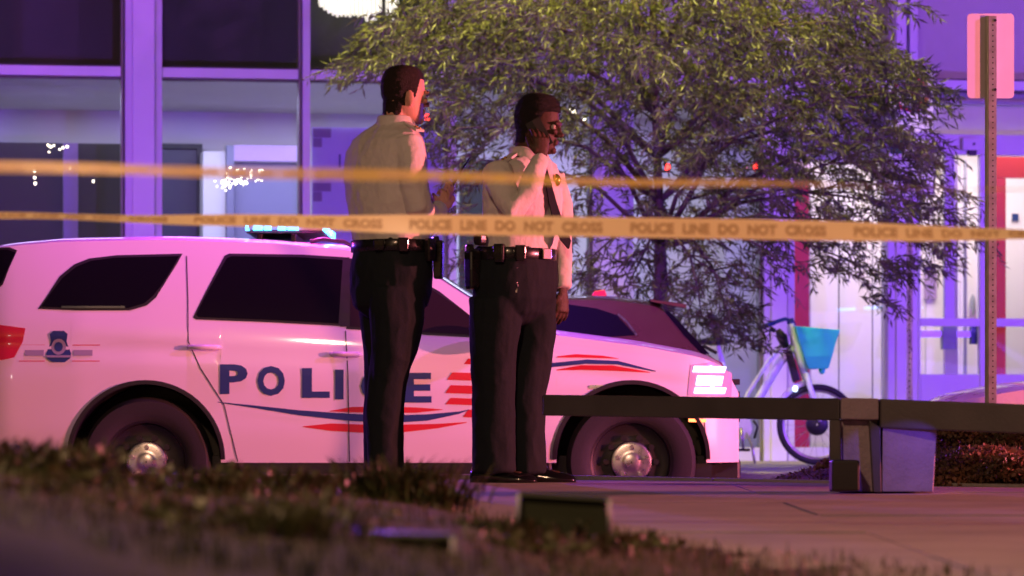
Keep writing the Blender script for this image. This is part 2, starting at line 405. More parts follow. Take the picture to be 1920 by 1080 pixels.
def weed(px, y, hmul, n, spread, label, gname='weed clumps on the bank'):
    x = (px-960)/FPX*y; p = Vector((x, y, bank_h(x, y))); t = thing('weed_clump', label, 'weed', p, group=gname)
    m = MB()
    for _ in range(n):
        q = p+Vector((R.gauss(0, spread), R.gauss(0, spread), -.005)); h = hmul*R.uniform(.5, 1)
        az = math.atan2(q.y-p.y, q.x-p.x)+R.uniform(-.6, .6); blade(m, q, h, R.uniform(.003, .006), h*R.uniform(.1, .7), az)
        for k in range(3):
            qq = q+Vector((cos(az), sin(az), 0))*h*.1*k+Vector((0, 0, h*(.25+.2*k))); blade(m, qq, h*.35, .004, h*.35, az+R.uniform(-1.5, 1.5))
    m.build('leaf_blade', M['grass'], t, fix=False)['kind'] = 'stuff'
weed(745, 9.4, .15, 170, .075, 'leafy green weed clump in front of the left officer feet')
weed(843, 9.2, .10, 50, .03, 'small bright weed sprig just right of the leafy clump')
weed(125, 7.6, .10, 90, .05, 'tall dark weed clump at the far left below the rear bumper')
weed(40, 7.8, .085, 80, .05, 'ragged dark weed at the left picture edge')
weed(520, 8.8, .085, 110, .06, 'low dark weed clump below the rear door of the police car')
weed(400, 8.2, .08, 110, .06, 'pale olive weed clump under the rear wheel')
weed(530, 5.9, .07, 120, .06, 'blurred pale weed clump at the bottom edge left of centre')
weed(960, 7.6, .05, 90, .07, 'low weeds spreading in front of the right ground box')
weed(1150, 8.6, .03, 40, .03, 'low weeds at the lower right corner of the ground box')
weed(60, 6.2, .03, 60, .06, 'pale flattened grass tuft at the lower left')

def leafy(px, y, h, n, sp, label):
    x = (px-960)/FPX*y; p = Vector((x, y, bank_h(x, y))); t = thing('leafy_plant', label, 'plant', p, group='low leafy plants on the bank'); m = MB(); st = MB()
    for _ in range(n):
        q = p+Vector((R.gauss(0, sp), R.gauss(0, sp), h*R.uniform(.15, 1)*max(.3, 1-abs(R.gauss(0, .35))))); az = R.uniform(0, 2*pi); el = R.uniform(-.2, .9); d = Vector((cos(az)*cos(el), sin(az)*cos(el), sin(el))); s_ = d.orthogonal().normalized(); s_ = Matrix.Rotation(R.uniform(0, 6.3), 3, d) @ s_; ln = R.uniform(.018, .034); wd = ln*.30; up = s_.cross(d)*ln*.12
        m.add([q, q+d*ln*.35+s_*wd+up, q+d*ln*.75+s_*wd*.7+up, q+d*ln, q+d*ln*.75-s_*wd*.7+up, q+d*ln*.35-s_*wd+up], [(0, 1, 5), (1, 2, 4, 5), (2, 3, 4)])
        if R.random() < .2: st.tube([Vector((p.x+(q.x-p.x)*.3, p.y+(q.y-p.y)*.3, p.z-.01)), q], [.0015, .0008], 3)
    m.build('leaf', M['grass'], t, fix=False)['kind'] = 'stuff'; st.build('stem', M['bark'], t)
for a in ((700, 9.6, .085, 170, .05, 'leafy plant hiding the left officer shoes on their left side'), (800, 9.5, .075, 150, .05, 'leafy plant just right of the left officer ankles'), (250, 7.8, .05, 130, .06, 'dull green leafy plant below the rear wheel hub'), (90, 7.2, .07, 170, .07, 'dense leafy plant at the far left under the rear bumper'), (430, 8.6, .065, 150, .05, 'leafy plant in front of the gap behind the rear wheel'), (590, 8.9, .05, 120, .05, 'small leafy plant below the letter C of the car'),
          (1000, 6.9, .04, 130, .06, 'flat leafy plant in front of the right ground box'), (560, 6.4, .06, 150, .05, 'leafy plant left of the nearer ground box'), (330, 6.2, .035, 140, .08, 'dark leafy plant in the lower left of the bank'), (1180, 7.9, .03, 90, .05, 'sparse leafy plant at the right foot of the bank')): leafy(*a)

# ================================================================== BUILDING
TH = radians(10); FD = 31.5; BZ = WALK
bld = thing('office_building', 'glass fronted office building with pale metal columns behind the tree and cars', 'building', (0, FD, BZ), TH)
def L(px, py, D=0):
    k = (px-960)/FPX; t = (FD+D/cos(TH))/(1-k*tan(TH)); X = k*t; Y = t
    return Vector((X*cos(TH)+(Y-FD)*sin(TH), D, CZ+(HOR-py)/FPX*t-BZ))
def U(px, D=0): return L(px, 0, D).x
def Z(py, px=960, D=0): return L(px, py, D).z
def bx(name, px0, px1, z0, z1, D0, D1, m, parent=None, bevel=0, Dr=None):
    Dr = D0 if Dr is None else Dr
    q = MB(); q.box((U(px0, Dr), D0, z0), (U(px1, Dr), D1, z1)); return q.build(name, m, parent or bld, world=False, bevel=bevel)
ZR0, ZR1 = Z(142, 100), Z(124, 100)         # transom rail
TOP = 6.2
wm, wm2 = M['white_metal'], M['white_metal2']
cols = [(235, 304), (568, 582), (842, 856), (1113, 1188), (1433, 1490), (-330, -262), (-60, -46), (2040, 2110)]
for a, b in cols:
    wide = b-a > 30
    if wide:
        bx('column', a+14, b-14, 0, TOP, -.10, .18, wm, bevel=.004)
        bx('column_cover', a, a+13.4, 0, TOP, -.07, .18, wm2, bevel=.004); bx('column_cover', b-13.4, b, 0, TOP, -.07, .18, wm2, bevel=.004)
    else: bx('mullion', a, b, 0, TOP, -.06, .14, wm, bevel=.004)
    bx('glazing_bead', a-7.5, a-4.2, 0, TOP, -.02, .12, M['khaki']); bx('gasket', a-4.1, a-.2, 0, TOP, .0, .12, M['seal'])
# right-hand column complex with drain pipe look and upper mullion
bx('column', 1681, 1700, 0, TOP, -.10, .16, wm, bevel=.004); bx('column_cover', 1665, 1680, 0, ZR0, -.07, .16, wm2, bevel=.004)
bx('mullion', 1706, 1721, 0, TOP, -.09, .16, wm, bevel=.004); bx('gasket', 1700.2, 1705.8, 0, TOP, .0, .12, M['seal'])
bays = [(-40, 227), (304, 560), (582, 834), (856, 1105), (1188, 1425), (1490, 1665), (1721, 2040)]
for i, (a, b) in enumerate(bays):
    r = bx('transom', a+.5, b-.5, ZR0, ZR1, -.055, .12, wm, bevel=.003)
    bx('gasket', a+.5, b-.5, ZR0-.022, ZR0-.002, .0, .10, M['seal'])
    bx('gasket', a+.5, b-.5, ZR1+.002, ZR1+.018, .0, .10, M['seal'])
    bx('window_pane', a, b, ZR1+.02, TOP, .03, .042, M['glass'])
    if i < 5: bx('window_pane', a, b, .12, ZR0-.024, .03, .042, M['glass']); bx('sill', a+.5, b-.5, 0, .118, -.05, .14, wm2, bevel=.004)
# backing behind the upper panes: dark rooms on the left, pale blinds on the right
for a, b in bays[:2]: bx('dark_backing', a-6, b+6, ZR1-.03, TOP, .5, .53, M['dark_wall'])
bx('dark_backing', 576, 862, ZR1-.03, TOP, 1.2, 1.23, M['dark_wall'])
for a, b in bays[3:]: bx('window_blind', a-6, b+6, ZR1-.03, TOP, .35, .37, M['blind'])
bx('ceiling', -60, 1662, ZR0+.0, ZR0+.04, .13, 3.6, M['inner_wall'])
# interior, left rooms
bx('interior_wall', -90, 1480, 0, ZR0, 3.6, 3.7, M['inner_wall'])
f = bx('interior_floor', -90, 2100, .001, .02, .15, 6, M['slab'])
zp = Z(268, 100, 1.5)
bx('partition', -60, 118, 0, zp, 1.5, 1.56, M['dark_wall'], Dr=1.5); bx('partition_post', 119, 146, 0, zp, 1.48, 1.58, M['lilac'], Dr=1.5)
bx('partition', 147, 240, 0, zp, 1.5, 1.56, M['dark_wall'], Dr=1.5)
M['door_blue'] = mat('door_blue', (.16, .16, .24), .5); d = bx('door', 300, 369, 0, Z(280, 340, 3.4), 3.40, 3.46, M['door_dark'], Dr=3.4)
bx('door_frame', 369, 379, 0, Z(270, 340, 3.4), 3.36, 3.5, M['black'], Dr=3.4); bx('door_frame', 296, 369, Z(279, 340, 3.4), Z(270, 340, 3.4), 3.36, 3.5, M['black'], Dr=3.4)
bx('wall_pier', 381, 423, 0, Z(284, 400, 3), 3.0, 3.55, M['inner_wall'], Dr=3)
bx('door_frame', 424, 438, 0, Z(273, 430, 3), 2.95, 3.1, M['door_blue'], Dr=3); bx('door_frame', 438, 575, Z(303, 500, 3), Z(273, 500, 3), 2.95, 3.1, M['lilac'], Dr=3)
bx('door', 440, 575, 0, Z(305, 500, 3), 3.02, 3.06, M['door_blue'], Dr=3)
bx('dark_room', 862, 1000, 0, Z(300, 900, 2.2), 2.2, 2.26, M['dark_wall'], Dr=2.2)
# strip light under the transom in the third bay
for a, b in ((586, 640), (662, 684)):
    bx('strip_light', a, b, Z(152.5, 620, .3), Z(149, 620, .3), .3, .36, M['panel_light'], Dr=.3)
# white film with squares on the third pane
bd = thing('window_poster', 'white poster with stepped lilac squares inside the third window, left of the officers', 'poster', TM[bld.name] @ Vector((U(640), .06, 0)), TH)
q = MB(); q.box((U(586), .055, .3), (U(832), .060, Z(238, 640))); 
def bpart(name, q, m, par):
    q.v = [TM[bld.name] @ v for v in q.v]; return q.build(name, m, par)
bpart('poster_sheet', q, M['board'], bd)
for a, b, y0, y1, mm in ((588, 622, 240, 257, 'lilac'), (588, 605, 258, 275, 'lilac'), (588, 622, 342, 358, 'lilac'), (588, 605, 359, 377, 'lilac'), (637, 640, 288, 314, 'blue')):
    q = MB(); q.box((U(a), .050, Z(y1, 600)), (U(b), .0545, Z(y0, 600))); bpart('colour_square', q, M[mm], bd)
# bright lobby on the right
zc = ZR0
bx('lobby_wall', 1440, 1520, 0, ZR0, 1.9, 2.0, M['lilac'], Dr=1.9)
bx('red_column', 1490.5, 1517, 0, Z(325, 1500), .28, .50, M['redpaint'], Dr=.28)
for a, b in ((1518, 1572.5), (1573.5, 1635.5), (1636.5, 1668), (1669, 1735), (1736, 1800), (1801, 1866), (1867, 1940), (1941, 2060)):
    bx('wall_panel', a, b, 0, Z(232, 1700, 2.4), 2.4, 2.46, M['cream'], Dr=2.4)
bx('lobby_ceiling', 1480, 2060, Z(232, 1700, 2.4)+.002, Z(232, 1700, 2.4)+.03, .14, 2.5, M['inner_wall'], Dr=.5)
for a, b in ((1491, 1662),):
    for c0, c1 in ((1518, 1572.6), (1574, 1635.6), (1637, 1664.5)):
        bx('window_pane', c0, c1, .12, ZR0-.024, .03, .042, M['glass'])
    bx('glass_joint', 1572.7, 1573.9, .12, ZR0-.024, .028, .044, M['seal']); bx('glass_joint', 1635.7, 1636.9, .12, ZR0-.024, .028, .044, M['seal'])
bx('sill', 1490.5, 1664.5, 0, .118, -.05, .14, wm2)
bx('grey_soffit', 1490.5, 1664.5, Z(300, 1600), ZR0-.03, .2, .24, M['inner_wall'])
# entrance: header, doors, mid rail, base panels
zh0, zh1 = Z(290, 1760), Z(252, 1760)
bx('window_pane', 1721.5, 1890, zh1+.002, ZR0-.024, .03, .042, M['glass']); bx('window_blind', 1715, 2040, zh1, ZR0, .3, .32, M['blind'])
bx('window_pane', 1890.5, 2040, zh1+.002, ZR0-.024, .03, .042, M['glass'])
bx('door_header', 1721.5, 2040, zh0, zh1, -.05, .13, wm2, bevel=.004)
zm0, zm1 = Z(612, 1800), Z(597, 1800); zb = Z(702, 1800)
door = bx('entrance_door', 1722, 1726, .05, zh0-.004, -.02, .05, wm, bevel=.002)
def dp(name, a, b, z0, z1, D0, D1, m): return bx(name, a, b, z0, z1, D0, D1, m, parent=door)
dp('stile', 1772, 1790, zm1, zh0-.004, -.02, .05, wm2); dp('stile', 1838, 1850, .05, zh0-.004, -.04, .05, wm)
dp('mid_rail', 1726.5, 1837.5, zm0, zm1, -.03, .05, wm); dp('kick_panel', 1726.5, 1837.5, .05, zb, -.02, .05, wm)
dp('pane', 1726.5, 1771.5, zm1, zh0-.006, .0, .01, M['glass']); dp('pane', 1790.5, 1837.5, zm1, zh0-.006, .0, .01, M['glass']); dp('pane', 1726.5, 1837.5, zb, zm0, .0, .01, M['glass'])
dp('push_bar', 1727, 1836, Z(632, 1800), Z(620, 1800), .09, .13, M['steel']); dp('latch', 1768, 1794, Z(655, 1800), Z(612, 1800), .07, .15, M['grey']); dp('latch', 1822, 1836, Z(645, 1830), Z(612, 1830), .07, .15, M['blue'])
door2 = bx('entrance_door', 1851, 1858, .05, zh0-.004, -.02, .05, wm, bevel=.002)
for nme, a, b, z0, z1, D0, D1, mm in (('stile', 1996, 2012, .05, zh0-.004, -.02, .05, wm), ('mid_rail', 1858.5, 1995.5, zm0, zm1, -.03, .05, wm), ('kick_panel', 1858.5, 1995.5, .05, zb, -.02, .05, wm),
                                  ('pane', 1858.5, 1995.5, zm1, zh0-.006, .0, .01, M['glass']), ('pane', 1858.5, 1995.5, zb, zm0, .0, .01, M['glass'])):
    bx(nme, a, b, z0, z1, D0, D1, mm, parent=door2)
# inner red portal and vestibule posts
bx('red_portal', 1868, 1886, 0, Z(334, 1880, .9), .9, 1.0, M['redpaint'], Dr=.9); bx('red_portal', 1868, 2010, Z(333, 1880, .9), Z(294, 1880, .9), .9, 1.0, M['redpaint'], Dr=.9)
bx('inner_post', 1772, 1796, 0, Z(300, 1780, 1.0), 1.0, 1.06, M['lilac'], Dr=1.0); bx('inner_post', 1808, 1813, 0, Z(300, 1780, 1.4), 1.4, 1.44, M['grey'], Dr=1.4)
bx('notice', 1738, 1760, Z(560, 1750, 2.3), Z(505, 1750, 2.3), 2.36, 2.395, M['lilac'], Dr=2.3)
di = thing('wall_dispenser', 'grey rounded dispenser on the cream wall behind the entrance glass', 'dispenser', TM[bld.name] @ L(1824, 590, 2.38), TH)
q = MB(); c = L(1824, 575, 2.36); q.ell(c, (.028, .03, .12), 12, 10); bpart('cover', q, M['grey'], di)
q = MB(); q.box(tuple(c+Vector((-.027, -.02, -.16))), tuple(c+Vector((.027, .03, -.02)))); bpart('tray', q, M['lilac'], di)
db = thing('door_closer', 'small pale box mounted on the entrance header left of the sign post', 'closer', TM[bld.name] @ L(1822, 282, -.1), TH)
q = MB(); a = L(1806, 281, -.12); b = L(1838, 259, -.12); q.box((a.x, -.12, a.z), (b.x, -.052, b.z)); bpart('housing', q, M['white_metal2'], db)
q = MB(); q.cyl(L(1826, 270, -.12)+Vector((0, -.004, 0)), (0, 1, 0), .012, .012, 12); bpart('lens', q, M['black'], db)
q = MB(); q.box((L(1818, 0, -.12).x, -.11, a.z-.05), (L(1832, 0, -.12).x, -.06, a.z)); bpart('bracket', q, M['blackp'], db)
bx('wall_plate', 1903, 1914, Z(413, 1908, 2.3), Z(400, 1908, 2.3), 2.37, 2.397, M['blue'], Dr=2.3)
# building carcass: roof slab, end walls, rear wall
bx('roof_slab', -340, 2110, TOP, TOP+.3, -.2, 7, wm2); bx('rear_wall', -340, 2110, 0, TOP, 6.9, 7, M['dark_wall']); bx('upper_floor', -60, 2100, ZR1-.02, ZR1, .55, 6.8, M['dark_wall'])
# interior lamps (the lit lobby and the dimmer rooms)
def blamp(name, px, z, D, e, c, size): 
    p = TM[bld.name] @ Vector((U(px, D), D, z)); return lamp(name, 'AREA', p, e, c, size, rot=(0, 0, TH))
blamp('lobby_lamp', 1690, Z(238, 1700, 1.3), 1.25, 75, (1, .83, .80), (2.2, 1.4))
blamp('lobby_lamp_inner', 1960, Z(238, 1700, 1.3), 1.25, 40, (1, .83, .80), (1.2, 1.4))
blamp('room_lamp', 330, ZR0-.03, 1.9, 150, (.62, .62, 1), (4.0, 1.2))
blamp('room_lamp_mid', 1000, ZR0-.03, 2.2, 120, (.62, .62, 1), (4.0, 1.2))
# added glowing tubes replace a warm reflection in the upper third bay
ch = thing('pane_reflection', 'cream glowing tubes standing for a warm reflection in the upper window at the top', 'lamp', TM[bld.name] @ L(670, -40, .7), TH)
for i in range(19):
    px = 601+i*7.9
    if 716 < px < 727: continue
    yb = lerp_tab([(600, 12), (620, 30), (680, 33), (684, 40), (702, 42), (708, 26), (716, 30), (727, 30), (731, 50), (740, 30), (750, 26)], px)+R.uniform(-3, 3)
    q = MB(); p0 = L(px, yb, .7); q.tube([p0, p0+Vector((0, 0, .04)), L(px, -90, .7)], [.010, .021, .021], 8); bpart('glow_tube', q, M['reflect_glow'], ch)
def glints(label, pts, r):  # added glowing beads stand in for street lamp reflections on the panes
    t = thing('glint_cluster', label, 'lights', TM[bld.name] @ L(pts[0][0], pts[0][1], .5), TH, 'added glints for lamp reflections in the windows')
    for (a, b) in pts:
        q = MB(); q.ell(L(a, b, .5), (r*R.uniform(.6, 1.4), r, r*R.uniform(.7, 1.6)), 6, 4); bpart('glint', q, M['glint'], t)
glints('dense cluster of tiny cream glints standing for reflected lamps in the second window pane', [(R.gauss(430, 14), R.gauss(343, 7)) for _ in range(34)]+[(R.uniform(425, 492), R.uniform(315, 345)) for _ in range(22)], .0075)
glints('short row of tiny reflection glints high in the first window pane', [(92, 285), (95, 275), (101, 273), (112, 280), (118, 277), (126, 275), (90, 272)], .008)
glints('vertical file of three tiny reflection glints low in the first window pane', [(65, 321), (65, 333), (66, 344)], .009)
glints('single tiny reflection glint beside the first window post', [(131, 315), (175, 340)], .009)
glints('pair of small white reflection glints glimpsed through the leaves right of the officer on the phone', [(1076, 209), (1080, 213), (1095, 223), (1070, 207)], .014)
def rdot(px, py, label):  # glowing red dots placed just before the glass
    t = thing('red_dot', label, 'lamp', TM[bld.name] @ L(px, py, -.2), TH, 'small red glowing dots before the facade')
    q = MB(); q.ell(L(px, py, -.1), (.024, .02, .036), 10, 8); bpart('lens', q, M['redglow'], t)
    q = MB(); c = L(px, py, -.08); q.box((c.x-.02, -.085, c.z-.04), (c.x+.02, -.056, c.z+.04)); bpart('back_plate', q, M['black'], t)
rdot(801, 221, 'small red glowing dot right beside the chin of the left officer')
rdot(1252, 315, 'small red glowing dot seen just right of the tree trunk')
rdot(1417, 312, 'small red glowing dot seen through the leaves of the right half of the crown')

# ================================================================== CARS
class Car:
    """a car body lofted from stations: local x forward, y lateral, z up, near side is -y"""
    def __init__(c, T, Bl, hw, sill, arches, plan, tumble, xr, xf):
        c.T, c.B, c.hw, c.sill, c.arches, c.plan_t, c.tumble, c.xr, c.xf = T, Bl, hw, sill, arches, plan, tumble, xr, xf
    def top(c, x): return smooth_tab(c.T, x, .05)
    def belt(c, x): return min(smooth_tab(c.B, x, .08), c.top(x)-.035)
    def edge(c, x): return c.top(x)-.045
    def w(c, x, z):
        p = smooth_tab(c.plan_t, x, .04); b = c.belt(x)
        if z <= b:
            t = (z-.3)/(b-.3); lat = 1-.035*(max(0, t-.72)/.28)**2-.03*max(0, .25-t)/.25
            lat -= .012*math.exp(-((t-.80)/.06)**2)
        else: lat = .965-(z-b)*c.tumble/c.hw*(.75+.9*(z-b))
        return c.hw*p*lat
    def low(c, x):
        z = c.sill
        for cx, cz, r in c.arches:
            if abs(x-cx) < r: z = max(z, cz+sqrt(r*r-(x-cx)**2))
        if x > c.xf-.25: z = max(z, c.sill-.05)
        return z
    def stations(c):
        xs = set()
        n = int((c.xf-c.xr)/.05)
        for i in range(n+1): xs.add(round(c.xr+(c.xf-c.xr)*i/n, 4))
        for cx, cz, r in c.arches:
            xs = {x for x in xs if not (abs(x-cx) < r+.012)}
            for i in range(33): xs.add(round(cx-r*cos(pi*i/32), 4))
            xs.add(round(cx-r-.002, 4)); xs.add(round(cx+r+.002, 4))
        for e in (.005, .02, .04): xs.add(round(c.xf-e, 4)); xs.add(round(c.xr+e, 4))
        return sorted(xs)
    def section(c, x, dz=0):
        lo, b, e, t = c.low(x), c.belt(x), c.edge(x), c.top(x); pts = []
        lo = min(lo, b-.02)
        for i in range(12): z = lo+(b-lo)*i/11; pts.append((c.w(x, z), z))
        for i in range(1, 8): z = b+(e-b)*i/7; pts.append((c.w(x, z), z))
        we = pts[-1][0]
        for l in (.985, .95, .88, .75, .5, .25, 0): pts.append((we*l, e+(t-e)*(1-l**3.2)))
        return pts
    def body(c, m, parent, off):
        q = MB(); rs = []
        for x in c.stations():
            s = c.section(x); r = [Vector((x, -a, z)) for a, z in s]+[Vector((x, a, z)) for a, z in reversed(s[:-1])]
            rs.append([p+off for p in r])
        q.rings(rs, cap=False, closed=False)
        q.add(rs[0], [tuple(range(len(rs[0])))]); q.add(rs[-1], [tuple(range(len(rs[-1])))])
        o = q.build('body', m, parent, world=True); smooth_angle(o, 32); return o
    def patch(c, poly, lift, side=-1, thick=.004, fine=.06, off=Vector((0, 0, 0)), q=None, tri=None):
        """thin plate following the flank, outline in (x, z)"""
        q = q or MB()
        if tri: v, f = tri
        else: v, f = [(x, z, 0) for x, z in poly], [tuple(range(len(poly)))]
        v, f = subdivide_2d(v, f, fine)
        q.add([Vector((x, side*(c.w(x, z)+lift), z))+off for x, z, _ in v], f); return q

def wheel(car, parent, x, side, r, width, off, steel=True, rimr=None, spokes=0):
    cy = side*(car.hw-.03-width/2); c = Vector((x, cy, r))+off; ax = Vector((0, side, 0)); h = width/2; rr = rimr or r*.62
    wh = bpy.data.objects.new('wheel', None); COL.objects.link(wh); wh.parent = parent; TM[wh.name] = TM[parent.name]
    q = MB(); q.lathe(c, ax, [(rr, -h), (r*.9, -h), (r*.985, -h*.8), (r, -h*.3), (r, h*.3), (r*.985, h*.8), (r*.93, h), (r*.8, h*1.02), (rr*1.05, h*.92), (rr, h*.85)], 44)
    o = q.build('tyre', M['rubber'], wh); smooth_angle(o, 40)
    q = MB(); q.lathe(c, ax, [(rr*1.02, h*.9), (rr*.97, h*.86), (rr*.93, h*.55), (rr*.72, h*.42), (rr*.5, h*.55), (.02, h*.55)], 40)
    if spokes:
        for k in range(spokes):
            a = 2*pi*k/spokes; u = Vector((cos(a), 0, sin(a))); t2 = Vector((-sin(a), 0, cos(a)))
            b0 = c+ax*h*.62; q.add([b0+u*.03+t2*.022, b0+u*.03-t2*.022, b0+u*rr*.97-t2*.03, b0+u*rr*.97+t2*.03], [(0, 1, 2, 3)])
    else:
        for k in range(10):
            a = 2*pi*k/10; u = Vector((cos(a), 0, sin(a))); q.cyl(c+ax*h*.5+u*rr*.62, ax, .018, .05, 8)
    o = q.build('rim', M['rim'] if steel else M['steel'], wh); smooth_angle(o, 40)
    q = MB(); q.lathe(c, ax, [(.125 if steel else .05, h*.56), (.118 if steel else .045, h*.72), (.098 if steel else .04, h*.78), (.070 if steel else .03, h*.74), (.050 if steel else .02, h*.80), (.03 if steel else .01, h*.84), (.004, h*.84)], 28)
    if steel:
        for k in range(5):
            a = 2*pi*k/5+.3; u = Vector((cos(a), 0, sin(a))); q.cyl(c+ax*h*.72+u*.09, ax, .013, .06, 8)
    o = q.build('hub_cap', M['chrome'], wh); smooth_angle(o, 40)

def seam(car, pts, off, parent, name='door_seam', wd=.006, side=-1, m=None):
    q = MB()
    for (x0, z0), (x1, z1) in zip(pts, pts[1:]):
        n = max(1, int(max(abs(x1-x0), abs(z1-z0))/.07)); dx, dz = x1-x0, z1-z0; l = sqrt(dx*dx+dz*dz); nx_, nz_ = -dz/l*wd/2, dx/l*wd/2
        for i in range(n):
            a, b = i/n, (i+1)/n; ps = []
            for (t, s_) in ((a, -1), (b, -1), (b, 1), (a, 1)):
                x = x0+dx*t+nx_*s_; z = z0+dz*t+nz_*s_; ps.append(Vector((x, side*(car.w(x, z)+.0032), z))+off)
            q.add(ps, [(0, 1, 2, 3)])
    return q.build(name, m or M['black'], parent)

SX = lambda px: (px-272)/318.; SZ = lambda py: (989-py)/318.
suv = Car(T=[(-1.13, 1.02), (-1.12, 1.28), (-1.07, 1.52), (-1.01, 1.66), (-.94, 1.70), (SX(20), SZ(443)), (SX(100), SZ(436)), (SX(300), SZ(432)), (SX(500), SZ(438)), (SX(650), SZ(451)), (SX(740), SZ(470)), (SX(805), SZ(496)), (SX(885), SZ(548)), (SX(985), SZ(605)), (SX(1045), SZ(614)), (SX(1200), SZ(634)), (SX(1320), SZ(656)), (SX(1365), SZ(676)), (SX(1385), SZ(705)), (SX(1392), SZ(745))],
          Bl=[(-1.2, SZ(588)), (SX(75), SZ(588)), (SX(365), SZ(600)), (SX(660), SZ(616)), (SX(890), SZ(633)), (SX(1000), SZ(640)), (SX(1390), SZ(690))],
          hw=1.0, sill=SZ(868), arches=[(0, .40, .445), (2.87, .40, .445)],
          plan=[(-1.15, .80), (-1.05, .89), (-.85, .95), (-.4, .985), (0, .995), (2.3, .995), (2.9, .985), (3.2, .95), (3.35, .90), (3.46, .82), (3.53, .66)], tumble=.27, xr=-1.13, xf=3.52)

